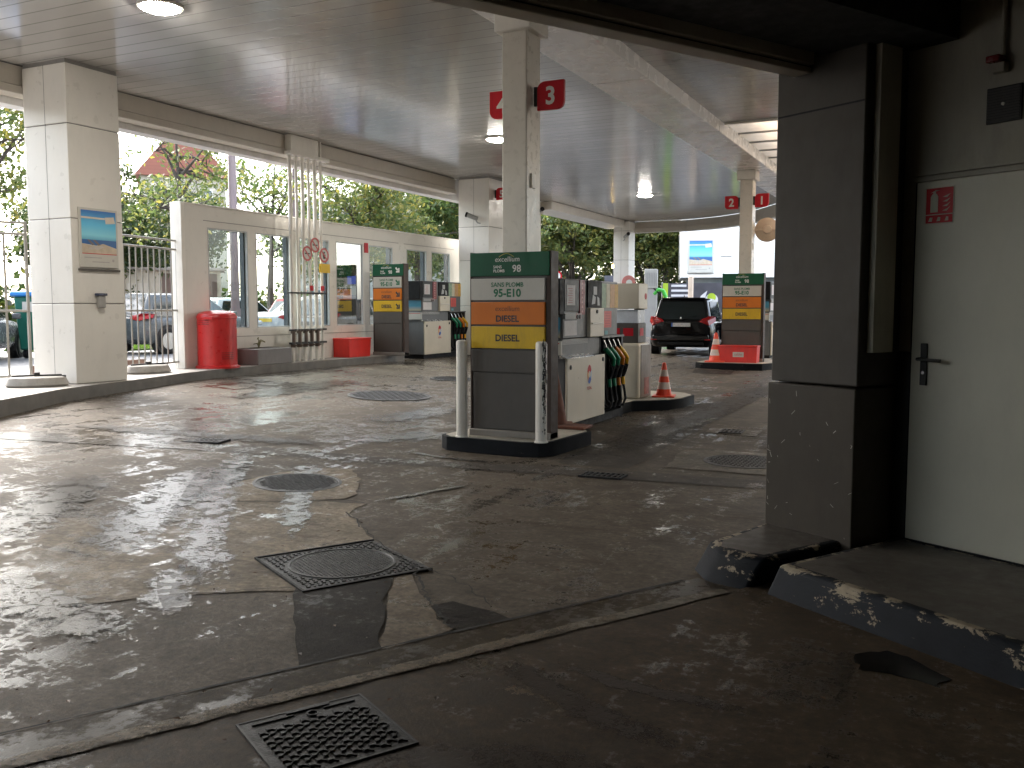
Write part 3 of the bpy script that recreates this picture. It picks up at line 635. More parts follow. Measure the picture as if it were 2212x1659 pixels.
# ---- bollards
def bollard(x, y, zb, h, label, scuffed):
    t = thing('bollard', label, 'bollard', (x, y, zb), 0, 'white bollards before the price totem')
    mt = pmat('bollard_white', (.62, .59, .53), .32, var=.06, dirt=.12)
    m_ = MB(); r = .056; m_.lathe([(r, 0), (r, h - .03), (r * .93, h - .012), (r * .7, h - .002), (.01, h)], seg=28); m_.build('tube', mt, t, smooth=True)
    m_ = MB(); m_.lathe([(r + .012, 0), (r + .012, .012), (r + .002, .016)], seg=28); m_.build('foot_ring', mt, t, smooth=True)
    if scuffed:
        rs = random.Random(8); m_ = MB()
        for k in range(150):
            a = R(rs.gauss(-32, 12)); z = rs.uniform(.18, .95) if rs.random() < .85 else rs.uniform(.05, h - .06); hh = rs.uniform(.008, .06) * (1.2 if z > .4 else .6); da = R(rs.uniform(2, 8)); q = r + .0015
            m_.add([(q * math.cos(a - da), q * math.sin(a - da), z), (q * math.cos(a + da), q * math.sin(a + da), z + rs.uniform(-.01, .01)), (q * math.cos(a + da * .6), q * math.sin(a + da * .6), z + hh), (q * math.cos(a - da * .4), q * math.sin(a - da * .4), z + hh * .9)], [(0, 1, 2, 3)])
        m_.build('scuff_marks', M_dark, t)
    return t
bollard(-4.49, 8.12, .15, .985, 'clean white round bollard at the left of the nearest totem', False)
bollard(-3.60, 8.10, .15, .985, 'white round bollard with black scuff marks at right of nearest totem', True)

# ---- kerbed islands
M_isl = chipped('island_paint', (.013, .014, .016), (.30, .29, .26), .66, 5)
M_islt = pmat('island_top', (.40, .365, .30), .6, var=.15, scale=3, bump=.2, dirt=.35)
def island(label, pts, z0, z1, top=None):
    t = thing('pump_island', label, 'pump island', (0, 0, 0), 0)
    m_ = MB(); m_.prism(pts, z0, z1 - .004); m_.build('kerb', M_isl, t, bevel=.03, seg=3)
    cx, cy_ = sum(p[0] for p in pts) / len(pts), sum(p[1] for p in pts) / len(pts)
    ins = []
    for x, y in pts:
        d = Vector((cx - x, cy_ - y)).normalized() * .05; ins.append((x + d.x, y + d.y))
    m_ = MB(); m_.prism(ins, z1 - .02, z1 + .002); m_.build('paving', M_islt, t)
    return t
island('near end of a pump island carrying the nearest totem and bollards', [(-4.78, 8.2), (-4.65, 8.08), (-3.78, 8.03), (-3.62, 8.08), (-3.52, 8.22), (-3.46, 9.1), (-3.62, 9.35), (-3.95, 9.62), (-4.75, 9.62)], -.02, .15)
island('far end of the near pump island with a small traffic cone', [(-4.75, 11.75), (-4.05, 11.75), (-4.02, 12.15), (-3.60, 12.5), (-3.48, 12.85), (-3.48, 13.45), (-3.66, 13.72), (-3.95, 13.85), (-4.75, 13.85)], -.02, .17)
island('pump island under the red sand box at the far totem', [(-5.28, 20.45), (-5.12, 20.32), (-3.95, 20.28), (-3.78, 20.38), (-3.42, 21.3), (-3.5, 22.0), (-3.95, 22.3), (-3.95, 26), (-5.0, 26), (-5.28, 22.2)], .05, .25)

# ================================================================== FUEL PUMP
def roundel(m_, fr, cx, cy_, s):
    """ball-like brand mark: red, orange, light and blue interlocking arcs"""
    def arcband(r0, r1, a0, a1, m, dx=0, dy=0):
        k = 10; P = [(cx + dx + r1 * s * .62 * math.cos(R(a0 + (a1 - a0) * i / k)), cy_ + dy + r1 * s * math.sin(R(a0 + (a1 - a0) * i / k))) for i in range(k + 1)]
        P += [(cx + dx + r0 * s * .62 * math.cos(R(a1 + (a0 - a1) * i / k)), cy_ + dy + r0 * s * math.sin(R(a1 + (a0 - a1) * i / k))) for i in range(k + 1)]
        m_.sheet(fr, P, .002 + m * .0004, m)
    arcband(.35, 1, 20, 165, 0); arcband(.45, .95, 160, 235, 1); arcband(.35, 1, 230, 330, 2); arcband(.55, .95, 325, 385, 3)
M_logo = [M_redsign, pmat('logo_orange', (.75, .30, .06), .4), pmat('logo_blue', (.02, .10, .42), .4), pmat('logo_sky', (.30, .48, .70), .4)]
def fuel_pump(x, y, zb, label, sc=1.0):
    t = thing('fuel_pump', label, 'fuel pump', (x, y, zb), 0, 'fuel pumps under the canopy'); t.scale = (1, 1, sc)
    F = Fr((0, 0, 0), (0, 1, 0)); E_ = Fr((-.70, 0, 0)); Dp = -.70
    m_ = MB(); m_.box(Dp + .03, -.05, .03, 2.1, 0, .10); m_.build('kick_plate', M_black, t)
    m_ = MB(); m_.box(Dp, -.035, 0, 1.25, .10, .86); m_.build('lower_cabinet', M_grey, t, bevel=.006)
    m_ = MB(); m_.plate(F, .005, .10, 1.25, .862, -.03, 0); p = m_.build('front_panel', M_cream, t, bevel=.008)
    q = MB(); roundel(q, F, .70, .64, .115); q.build('logo', M_logo, p)
    q = MB(); q.text('TOTAL', .052, F, .70, .455, bold=.02); q.build('lettering', M_redsign, p)
    for yy, zz in ((.10, .755), (1.17, .80)):
        q = MB(); q.disc(F, yy, zz, .028, 0, .006, m=0); q.disc(F, yy, zz, .014, .006, .010, m=0); q.build('lock', M_dark, p)
    m_ = MB(); m_.add([F.p(-.02, .862, .012), F.p(.86, .862, .012), F.p(.86, .895, -.09), F.p(-.02, .895, -.09), F.p(-.02, .855, .012), F.p(.86, .855, .012), F.p(.86, .86, -.09), F.p(-.02, .86, -.09)],
                      [(0, 1, 2, 3), (4, 7, 6, 5), (0, 4, 5, 1), (1, 5, 6, 2), (2, 6, 7, 3), (3, 7, 4, 0)]); m_.build('metal_lip', M_steel, t, bevel=.003)
    m_ = MB(); m_.box(Dp, -.08, -.01, 1.25, .862, 1.08); m_.build('shelf_body', M_grey, t, bevel=.004)
    m_ = MB(); m_.plate(F, .0, 1.015, .80, 1.078, -.08, -.062)
    for r in range(3):
        for c in range(26): m_.disc(F, .02 + c * .03 + (r % 2) * .015, 1.03 + r * .016, .005, -.0615, seg=6, m=1)
    m_.build('speaker_band', [M_midgrey, M_dark], t)
    # console
    m_ = MB(); m_.box(Dp + .02, -.05, -.02, 1.84, 1.085, 1.775); cs = m_.build('console', M_grey, t, bevel=.01)
    m_ = MB(); m_.box(Dp + .0, -.03, -.16, -.022, 1.36, 1.765); m_.build('end_cap', M_black, t, bevel=.01)
    m_ = MB(); m_.plate(F, .0, 1.40, .44, 1.765, -.05, -.035); m_.build('screen', M_dark, t, bevel=.004)
    M_paper = pmat('printed_paper', (.62, .60, .60), .6, var=.08, scale=18)
    m_ = MB(); m_.plate(F, .06, 1.47, .31, 1.70, -.035, -.032, 0)
    for k in range(7): m_.plate(F, .09 + .02 * (k % 3), 1.495 + k * .027, .23, 1.503 + k * .027, -.032, -.031, 1)
    m_.build('sticker', [M_paper, pmat('faded_red', (.50, .25, .24), .6)], t)
    m_ = MB(); m_.plate(F, .46, 1.36, .62, 1.765, -.05, -.03, 0)
    for k in range(7): m_.add([F.p(.50, 1.385 + .055 * k, -.029), F.p(.56, 1.385 + .055 * k, -.029), F.p(.53, 1.42 + .055 * k, -.029)], [(0, 1, 2)], 1)
    m_.build('warning_strip', [pmat('dark_red', (.22, .02, .02), .4), pmat('pale_red', (.5, .16, .14), .4)], t)
    m_ = MB(); m_.plate(F, .0, 1.31, .50, 1.375, -.05, -.028, 0); m_.plate(F, .33, 1.312, .50, 1.373, -.028, -.026, 1); m_.disc(F, .37, 1.335, .025, -.026, -.018, m=2); m_.disc(F, .44, 1.335, .025, -.026, -.018, m=2)
    m_.build('card_reader', [M_midgrey, pmat('striped_red', (.42, .28, .27), .5, var=.4, scale=40), M_dark], t)
    m_ = MB(); m_.plate(F, .02, 1.12, .40, 1.29, -.05, -.045); m_.build('notice', M_paper, t)
    m_ = MB(); m_.plate(F, .72, 1.445, 1.20, 1.768, -.05, -.03, 0)
    m_.pplate(F, [(.90, 1.60), (1.02, 1.60), (1.02, 1.70), (.90, 1.70)], -.03, -.028, 1); m_.pplate(F, [(.84, 1.48), (.96, 1.49), (.98, 1.57), (.88, 1.60)], -.03, -.028, 1); m_.pplate(F, [(1.04, 1.47), (1.12, 1.47), (1.10, 1.56), (1.03, 1.58)], -.03, -.028, 1)
    m_.build('display_poster', [M_black, pmat('poster_grey', (.42, .42, .42), .4)], t)
    m_ = MB(); m_.plate(F, .74, 1.085, 1.225, 1.44, -.06, -.005); d_ = m_.build('service_door', M_cream, t, bevel=.01)
    q = MB(); q.disc(F, .96, 1.395, .022, -.005, .006); q.build('lock', M_dark, d_)
    q = MB(); q.plate(F, .78, 1.24, 1.18, 1.262, -.005, .01); q.build('pull', M_white, d_, bevel=.004)
    lab = [(1.215, 1.38, pmat('label_green', (.30, .42, .28), .5, var=.3, scale=20)), (1.38, 1.52, pmat('label_cream', (.60, .55, .40), .5, var=.2, scale=20)), (1.52, 1.70, pmat('label_orange', (.62, .36, .16), .5, var=.2, scale=20)), (1.70, 1.835, pmat('label_amber', (.62, .36, .05), .5, var=.2, scale=20))]
    for a, b, mt in lab:
        m_ = MB(); m_.plate(F, a, 1.44, b - .006, 1.745, -.05, -.036); m_.build('price_label', mt, t)
    m_ = MB(); m_.plate(F, 1.33, 1.19, 1.60, 1.40, -.05, -.045, 0)
    for k in range(6): m_.plate(F, 1.36, 1.205 + k * .032, 1.55, 1.215 + k * .032, -.045, -.044, 1)
    m_.build('red_notice', [pmat('notice_red', (.62, .07, .05), .5), pmat('notice_ink', (.45, .03, .03), .5)], t)
    m_ = MB(); m_.plate(F, 1.36, 1.10, 1.47, 1.15, -.05, -.046); m_.build('blue_sticker', pmat('teal', (.12, .35, .40), .5), t)
    # nozzle bay
    m_ = MB(); m_.box(Dp, -.22, 1.255, 2.1, .10, 1.085); m_.box(-.22, -.06, 2.05, 2.1, .10, 1.085); m_.box(-.22, -.05, 1.255, 1.285, .10, .80); m_.build('hose_bay', M_dark, t)
    m_ = MB(); m_.box(Dp, -.04, 1.255, 2.1, 1.06, 1.085); m_.build('bay_trim', M_grey, t)
    for k, mt in enumerate((M_greenh, M_greenh, M_orangeh, M_yellowh)):
        yy = 1.40 + k * .175
        b = MB(); b.tube([(-.06, yy - .055, 1.03), (-.045, yy - .02, .97), (-.03, yy + .005, .90)], .013, 8); nz = b.build('spout', M_steel, t, smooth=True)
        b = MB(); b.tube([(-.045, yy - .01, .92), (.0, yy + .06, .85), (.02, yy + .13, .78), (.0, yy + .15, .68)], .036, 10, r1=.026); hb = b.build('nozzle', mt, t, smooth=True)
        q = MB(); q.tube([(-.03, yy + .03, .80), (.0, yy + .06, .70), (-.005, yy + .12, .64)], .011, 8); q.build('trigger', M_black, hb, smooth=True)
        q = MB(); q.tube([(.0, yy + .15, .69), (-.01, yy + .13, .60), (-.03, yy + .11, .52)], .035, 10, r1=.02); q.build('grip_sleeve', M_black if k % 2 else M_black, hb, smooth=True)
        b = MB(); b.tube([(-.03, yy + .11, .52), (-.02, yy + .10, .42)], .026, 10); b.build('hose_collar', mt, t, smooth=True)
        b = MB(); b.tube([(-.02, yy + .10, .43), (-.0, yy + .09, .34), (.03, yy + .05, .24), (.02, yy - .02, .16), (-.06, yy - .05, .15), (-.14, yy - .05, .24), (-.18, yy - .05, .60), (-.19, yy - .05, 1.0)], .018, 8); b.build('hose', M_black, t, smooth=True)
        b = MB(); b.box(-.22, -.12, yy - .05, yy + .03, .86, 1.055); b.build('nozzle_boot', M_black, t, bevel=.008)
    # end face: beach advert and leaflet box
    m_ = MB(); m_.plate(E_, .22, 1.10, .62, 1.33, .024, .03); m_.build('end_advert', banded_z('advert_blue', [(0, (.40, .34, .22)), (.3, (.16, .26, .30)), (.45, (.05, .25, .36)), (1, (.08, .30, .45))], lo=1.10, hi=1.33), t)
    m_ = MB(); m_.plate(E_, .22, .90, .64, 1.06, .012, .05, 0); m_.plate(E_, .24, 1.03, .62, 1.04, .05, .0515, 1); m_.build('leaflet_box', [M_boardwhite, M_redsign], t, bevel=.004)
    return t
pump1 = fuel_pump(-3.97, 9.66, .02, 'fuel pump right behind the nearest price totem')
dup(pump1, label='fuel pump beside the totem with arrows, against the window wall', loc=(-11.28, 18.6, .26), scale=(1, 1, 1.04))
dup(pump1, label='fuel pump at the far right, half hidden by the dark pillar', loc=(-3.98, 22.6, .22), scale=(1, 1, 1.06))

# payment terminal at the rear of the near island
def terminal(x, y, zb, label):
    t = thing('payment_terminal', label, 'payment terminal', (x, y, zb), 0)
    F = Fr((0, 0, 0), (0, 1, 0)); E_ = Fr((-.55, 0, 0))
    m_ = MB(); m_.box(-.55, 0, 0, .55, .0, .80); m_.build('lower_cabinet', M_cream, t, bevel=.05, seg=4)
    m_ = MB(); m_.plate(F, .10, .02, .56, .77, 0, .008); m_.build('side_panel', pmat('warm_grey', (.20, .17, .145), .45, dirt=.2), t)
    m_ = MB(); m_.plate(F, .25, .06, .47, .30, .008, .011); m_.build('red_emblem', pmat('worn_red', (.33, .12, .09), .5, var=.5, scale=12), t)
    m_ = MB(); m_.box(-.52, -.03, .06, .42, .80, 1.08); m_.build('neck', M_taupe, t, bevel=.01)
    for f, a in ((F, .14), (E_, .10), (E_, .30)):
        m_ = MB(); m_.plate(f, a, .90, a + .15, 1.01, -.028 if f is F else -.062, -.025 if f is F else -.055); m_.build('red_sticker', M_redsign, t)
    m_ = MB(); m_.box(-.5, -.05, .10, .40, 1.08, 1.27); m_.build('screen_unit', pmat('pale_screen', (.62, .66, .72), .25), t, bevel=.006)
    m_ = MB(); m_.box(-.55, -.02, .04, .46, 1.28, 1.64); m_.build('hood', M_cream, t, bevel=.012)
    m_ = MB(); m_.disc(E_, .10, 1.47, .05, -.04, -.035); m_.disc(F, .36, 1.46, .045, -.02, -.015); m_.build('round_sticker', M_redsign, t)
    return t
terminal(-4.0, 12.36, .165, 'cream payment terminal with red stickers behind the near pump')

# ================================================================== CONES, SAND BOXES, BIN
def cone(x, y, zb, h, label, dirty=False, group='orange and white traffic cones'):
    t = thing('traffic_cone', label, 'traffic cone', (x, y, zb), random.uniform(0, .6), group)
    mo = pmat('cone_dirty', (.16, .055, .03), .7, var=.4, scale=9, dirt=.6) if dirty else pmat('cone_orange', (.78, .075, .03), .45, var=.08, dirt=.08)
    mw = mo if dirty else pmat('cone_white', (.66, .56, .50), .45, dirt=.1)
    b = h * .33; m_ = MB(); m_.box(-b, b, -b, b, 0, h * .05); m_.build('base', mo, t, bevel=.012)
    r0, r1 = h * .24, h * .05; zs = [.05, .23, .43, .60, .79, .975, 1.0]; rad = lambda z: r0 + (r1 - r0) * z
    m_ = MB(); prof = [(rad(z) * h / h, z * h) for z in zs[:-1]] + [(r1 * .55, h)]
    m_.lathe(prof, seg=24, ms=[0, 1, 0, 1, 0, 0]); m_.build('shell', [mo, mw], t, smooth=True)
    return t
cone(-3.80, 12.95, .17, .50, 'small orange and white traffic cone alone on the island end')
cone(-4.86, 20.62, .25, .66, 'larger traffic cone leaning against the red sand box')
cone(-3.98, 9.32, .15, .62, 'dirty brown traffic cone wedged behind the nearest totem', True)
mb = MB(); mb.box(-.16, .16, -.14, .14, 0, .035); o = mb.build('rubber_base', pmat('cone_dirty', (.16, .055, .03)), bevel=.01); o.location = (-3.70, 9.22, .152); tag(o, 'dirty flat rubber base lying beside the dirty cone', 'cone base')

def sand_box(x, y, zb, w, d, h, label):
    t = thing('sand_box', label, 'sand box', (x, y, zb), 0, 'red sand boxes')
    m_ = MB(); m_.add([(a * s, b * s2, z) for z, s, s2 in ((0, w / 2 * .97, d / 2 * .97), (h * .93, w / 2, d / 2)) for b in (-1, 1) for a in (-1, 1)],
                      [(0, 2, 3, 1), (4, 5, 7, 6), (0, 1, 5, 4), (2, 6, 7, 3), (0, 4, 6, 2), (1, 3, 7, 5)]); m_.build('tub', M_sand, t, bevel=.012)
    m_ = MB(); m_.box(-w / 2 - .012, w / 2 + .012, -d / 2 - .012, d / 2 + .012, h * .92, h); m_.build('lid', M_sand, t, bevel=.012)
    fr = Fr((0, -d / 2 - .004, 0)); m_ = MB(); m_.plate(fr, -.10, h * .33, .14, h * .62, -.012, .001); p = m_.build('label_plate', M_boardwhite, t)
    q = MB(); q.text('sable', .085, fr, .02, h * .42, .003, bold=.0); q.build('lettering', pmat('label_red', (.5, .10, .09), .5), p)
    return t
sand_box(-12.15, 16.42, .41, 1.15, .80, .41, 'red sand box on the walkway next to the vent pipes')
sand_box(-4.36, 20.72, .25, .86, .36, .38, 'red sand box in front of the far totem beside a cone')

t = thing('red_bin', 'big red domed plastic bin with louvres on the walkway', 'bin', (-11.72, 12.30, .41))
mb = MB(); mb.lathe([(.375, 0), (.375, .035), (.335, .055), (.335, .86), (.345, .87), (.345, .90), (.32, .95), (.25, .985), (.12, 1.005), (.01, 1.01)], seg=40); mb.build('body', M_red, t, smooth=True)
for zc, a0 in ((.77, -110), (.17, -35)):
    mb = MB()
    for k in range(4):
        z = zc + k * .035
        P = [Vector((math.cos(R(a0 + 5 * j)) * .338, math.sin(R(a0 + 5 * j)) * .338, z)) for j in range(9)]; mb.tube(P, .007, 6)
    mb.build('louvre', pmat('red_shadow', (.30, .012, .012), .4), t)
mb = MB(); mb.box(.05, .25, -.365, -.335, .855, .905); mb.build('latch', M_red, t, bevel=.008)

t = thing('planter_box', 'grey rectangular planter with a wilted weed beside the bin', 'planter', (-11.98, 13.55, .41))
mb = MB(); mb.box(-.5, .5, -.48, .48, 0, .30); mb.build('trough', pmat('planter_grey', (.20, .19, .19), .6, var=.12, bump=.15, dirt=.2), t, bevel=.015)
mb = MB(); mb.box(-.44, .44, -.42, .42, .29, .305); mb.build('soil', pmat('soil', (.05, .038, .028), .9, bump=.5), t)
mb = MB()
for k in range(9):
    a = random.uniform(0, 6.28); h = random.uniform(.08, .2); mb.tube([(.1, 0, .3), (.1 + math.cos(a) * .04, math.sin(a) * .05, .3 + h), (.1 + math.cos(a) * .12, math.sin(a) * .12, .3 + h * .8)], .008, 5)
mb.build('weed', pmat('weed_dry', (.20, .19, .09), .7), t)

# ================================================================== VENT PIPES
t = thing('vent_pipes', 'row of white fuel vent pipes running up to the ceiling', 'vent pipes', (-11.72, 14.85, .41))
for k in range(6):
    yy = -.50 + k * .19; mb = MB(); mb.cyl((0, yy, 0), (0, yy, CEIL - .41), .030 if k % 2 else .038, seg=14); mb.build('pipe', M_white, t, smooth=True)
for z, r in ((.36, .02), (.62, .018), (1.35, .016)):
    mb = MB(); mb.box(-.03, .055, -.58, .52, z - r, z + r)
    mb.build('clamp_bar', M_dark, t, bevel=.004)
for k in range(5):
    yy = -.50 + k * .19; mb = MB(); mb.cyl((.02, yy, .28), (.02, yy, .60), .038, seg=12); mb.cyl((.0, yy, .28), (.0, yy, .36), .045, seg=12); mb.cyl((.0, yy, .55), (.0, yy, .60), .042, seg=12); mb.cyl((.03, yy, .32), (.10, yy, .32), .014, seg=8); mb.cyl((.03, yy, .58), (.10, yy + .05, .62), .012, seg=8); mb.build('valve', pmat('valve_brown', (.12, .085, .065), .5), t, smooth=True)
for yy in (.05, .40):
    mb = MB(); mb.box(.03, .06, yy - .03, yy + .05, 1.40, 1.50); mb.build('red_tag', M_redsign, t)
mb = MB(); mb.box(-.25, .12, -.62, .62, 4.00, 4.07); mb.box(-.25, .09, -.55, .30, 4.07, 4.385); mb.build('ceiling_box', M_white, t, bevel=.01)
# prohibition signs
def ban_sign(y, z, label, cross=False):
    t2 = thing('prohibition_sign', label, 'prohibition sign', (-11.63, y, z), 0, 'round red prohibition signs on the vent pipes')
    F = Fr((0, 0, 0), (0, 1, 0)); m_ = MB(); m_.disc(F, 0, 0, .145, -.006, 0); m_.build('disc', M_boardwhite, t2)
    m_ = MB(); m_.ring(F, 0, 0, .112, .148, -.004, .006); s = .7071
    m_.pplate(F, [(-.09, .07), (-.07, .09), (.09, -.07), (.07, -.09)], 0, .005); m_.build('ring', pmat('faded_sign_red', (.48, .09, .09), .5), t2)
    m_ = MB()
    if cross: m_.pplate(F, [(-.03, -.07), (.03, -.07), (.045, .02), (-.045, .02)], 0, .003); m_.disc(F, 0, .055, .024, .003)
    else: m_.plate(F, -.075, -.012, .075, .012, 0, .003)
    m_.build('pictogram', M_ink, t2); return t2
ban_sign(14.98, 2.72, 'topmost round red prohibition sign on the vent pipes')
ban_sign(14.73, 2.54, 'left lower round prohibition sign on the vent pipes')
ban_sign(15.27, 2.53, 'right lower round prohibition sign with a figure on the vent pipes', True)
mb = MB(); mb.box(-11.70, -11.66, 15.19, 15.5, 2.18, 2.36); tag(mb.build('yellow_notice', M_yellow), 'small yellow notice under the round prohibition signs', 'notice')

# ================================================================== WINDOW WALL
t = thing('window_wall', 'cream screen wall with glazed windows along the street side', 'screen wall', (0, 0, 0))
X0, X1 = -12.16, -12.0
wins = [(12.42, 13.44), (13.66, 14.67), (14.95, 15.92), (16.16, 17.15), (17.39, 18.36), (18.97, 19.90), (20.14, 21.08)]
mb = MB(); mb.box(X0, X1, 11.86, 21.6, .41, 1.085); mb.box(X0, X1, 11.86, 21.6, 2.885, 3.25); e = 11.86
for a, b in wins: mb.box(X0, X1, e, a, 1.085, 2.885); e = b
mb.box(X0, X1, e, 21.6, 1.085, 2.885); mb.build('wall', M_clad, t)
mb = MB(); mb.box(X0 - .06, X1 + .03, 11.78, 11.862, .41, 3.27); mb.box(X0 - .02, X1 + .03, 11.86, 21.6, 3.25, 3.275); mb.build('edge_trim', M_white, t, bevel=.006)
mb = MB()
for a, b in ((12.33, 14.92), (15.57, 18.61), (18.85, 21.3)):
    mb.box(X1, X1 + .008, a, b, 2.995, 3.005); mb.box(X1, X1 + .008, a, b, .93, .94)
mb.build('joint', M_joint, t)
for a, b in wins:
    mb = MB(); x0, x1 = -12.05, -11.996; w = .022
    mb.box(x0, x1, a + .001, a + w, 1.087, 2.883); mb.box(x0, x1, b - w, b - .001, 1.087, 2.883); mb.box(x0, x1, a + w, b - w, 1.087, 1.087 + w); mb.box(x0, x1, a + w, b - w, 2.883 - w, 2.883)
    f = mb.build('window', pmat('frame_pale', (.42, .43, .43), .35), t)
    mb = MB(); mb.box(-12.158, -12.055, b - .05, b - .001, 1.09, 2.88); mb.build('gasket', pmat('gasket_dark', (.04, .05, .06), .4), f)
    mb = MB(); mb.sheet(Fr((-12.02, 0, 0), (0, 1, 0)), [(a + w, 1.109), (b - w, 1.109), (b - w, 2.861), (a + w, 2.861)]); mb.build('pane', M_glass, f)
mb = MB(); mb.box(X1, X1 + .02, 17.21, 17.34, 2.70, 2.92); tag(mb.build('fire_point_sign', M_redsign), 'small red fire sign on the screen wall between two windows', 'sign')

# ================================================================== FENCE
M_fence = pmat('fence_cream', (.36, .345, .31), .4, var=.1, dirt=.15)
def fence_panel(p0, p1, zb, h, label, n):
    t2 = thing('mobile_fence', label, 'fence', (p0[0], p0[1], zb), math.atan2(p1[1] - p0[1], p1[0] - p0[0]), 'mobile metal fences')
    L = math.dist(p0, p1); m_ = MB()
    for x in (0, L): m_.cyl((x, 0, 0), (x, 0, h), .022, seg=10)
    for z in (h - .02, h - .17, h * .45, .10): m_.cyl((0, 0, z), (L, 0, z), .018, seg=10)
    m_.build('frame', M_fence, t2, smooth=True)
    for k in range(1, n):
        x = L * k / n; m_ = MB(); m_.box(x - .014, x + .014, -.005, .005, .10, h - .17); m_.build('bar', M_fence, t2)
    return t2
fence_panel((-11.45, 8.46), (-13.0, 5.4), .43, 2.2, 'metal fence panel left of the big cream column', 13)
fence_panel((-11.78, 9.75), (-12.12, 11.80), .43, 2.2, 'metal fence panel between the cream column and window wall', 14)
def fence_foot(x, y, rz, label):
    t2 = thing('ballast_block', label, 'concrete block', (x, y, .41), rz, 'concrete blocks under the fences')
    m_ = MB(); prof = [(.34, 0), (.37, .03), (.33, .12), (.29, .135), (.02, .14)]; m_.lathe(prof, seg=28)
    m_.v = [(a * 1.05, b * .62, c) for a, b, c in m_.v]; m_.build('block', M_conc, t2, smooth=True)
    m_ = MB(); m_.box(-.035, .035, -.035, .035, .13, .19); m_.box(-.30, .30, -.02, .02, .13, .16); m_.box(.05, .35, -.025, .025, .12, .145); m_.build('clamp', M_dark, t2, bevel=.006)
    return t2
fence_foot(-11.05, 8.25, .9, 'concrete fence block left of the big cream column')
fence_foot(-11.72, 10.75, 1.4, 'concrete fence block between cream column and red bin')

# ---- posters
def deckchair_poster(fr_o, r, w, h, label, name='advert_poster'):
    t2 = thing(name, label, 'poster', fr_o, 0, None); F = Fr((0, 0, 0), r)
    m_ = MB(); m_.plate(F, 0, 0, w, h, 0, .025); m_.build('frame', M_boardwhite, t2, bevel=.006)
    m_ = MB(); m_.plate(F, -.02, -.05, w + .02, -.02, .0, .03); m_.build('ledge', M_taupe, t2)
    s0 = h * .24; m_ = MB(); a, b = .05 * w, .95 * w
    sky_ = banded_z('print_sky_%d' % int(w * 100), [(0, (.10, .36, .52)), (.15, (.22, .60, .72)), (.5, (.10, .48, .72)), (1, (.02, .13, .42))], lo=h * .47, hi=h * .96)
    m_.sheet(F, [(a, h * .47), (b, h * .47), (b, h * .96), (a, h * .96)], .027, 0)
    m_.sheet(F, [(a, h * .40), (b, h * .34), (b, h * .47), (a, h * .47)], .027, 1)
    m_.sheet(F, [(a, s0), (b, s0), (b, h * .34), (w * .6, h * .41), (w * .35, h * .36), (a, h * .40)], .0275, 2)
    m_.sheet(F, [(a, s0 - .012 * h), (b, s0 - .012 * h), (b, s0), (a, s0)], .0275, 3)
    for k in (0, .15):   # two deckchairs
        x = w * (.18 + k); m_.sheet(F, [(x, h * .47), (x + w * .06, h * .47), (x + w * .2, h * .385), (x + w * .13, h * .375)], .0285, 4)
        m_.sheet(F, [(x + w * .02, h * .32), (x + w * .2, h * .375), (x + w * .3, h * .36), (x + w * .12, h * .30)], .0283, 5)
    m_.sheet(F, [(w * .66, h * .86), (w * .9, h * .88), (w * .93, h * .77), (w * .68, h * .75)], .0285, 6)
    m_.sheet(F, [(a, h * .85), (w * .66, h * .85), (w * .66, h * .82), (a, h * .82)], .028, 6)
    for k in range(2): m_.sheet(F, [(w * (.1 + .2 * k), h * (.16 - .07 * k)), (w * (.55 + .2 * k), h * (.16 - .07 * k)), (w * (.55 + .2 * k), h * (.175 - .07 * k)), (w * (.1 + .2 * k), h * (.175 - .07 * k))], .028, 7)
    m_.disc(F, w * .85, h * .13, .03 * w, .028, m=7)
    m_.build('print', [sky_, pmat('print_sea', (.03, .12, .32), .4), pmat('print_beach', (.52, .43, .32), .4, var=.2, scale=8), M_redsign, pmat('print_chair', (.16, .14, .14), .5), pmat('print_cushion', (.50, .45, .40), .5), pmat('print_tag', (.66, .58, .48), .5), pmat('print_text', (.35, .33, .31), .5)], t2)
    return t2
deckchair_poster((-10.868, 8.83, 2.02), (0, 1, 0), .64, .82, 'framed beach poster with deckchairs on the big cream column')
t = thing('wall_dispenser', 'small grey dispenser fixed on the cream column below the poster', 'dispenser', (-10.868, 9.08, 1.44))
mb = MB(); mb.box(0, .07, 0, .11, .02, .19); mb.build('body', pmat('dispenser_grey', (.30, .29, .27), .4), t, bevel=.012)
mb = MB(); mb.box(0, .085, -.02, .13, .19, .225); mb.build('cap', pmat('dispenser_navy', (.05, .06, .10), .3), t, bevel=.008)

# ---- CCTV cameras
def cctv(x, y, z, rz, label):
    t2 = thing('security_camera', label, 'security camera', (x, y, z), rz, 'bullet security cameras')
    m_ = MB(); m_.cyl((0, 0, 0), (.26, 0, .10), .055, .06, seg=14); m_.build('housing', M_midgrey, t2, smooth=True)
    m_ = MB(); m_.cyl((.255, 0, .098), (.30, 0, .115), .066, seg=14); m_.build('lens_hood', M_black, t2, smooth=True)
    m_ = MB(); m_.tube([(.06, 0, .0), (.0, 0, -.10), (-.08, 0, -.12)], .018, 8); m_.build('arm', M_midgrey, t2, smooth=True)
    return t2
cctv(-11.02, 20.78, 3.72, R(200), 'grey bullet camera on the white clad column behind the post')
cctv(-11.42, 33.42, 4.15, R(-40), 'dark bullet camera hanging on the far corner column')
cctv(-11.9, 26.42, 4.42, R(-30), 'black camera under the end of the white shutter casing')

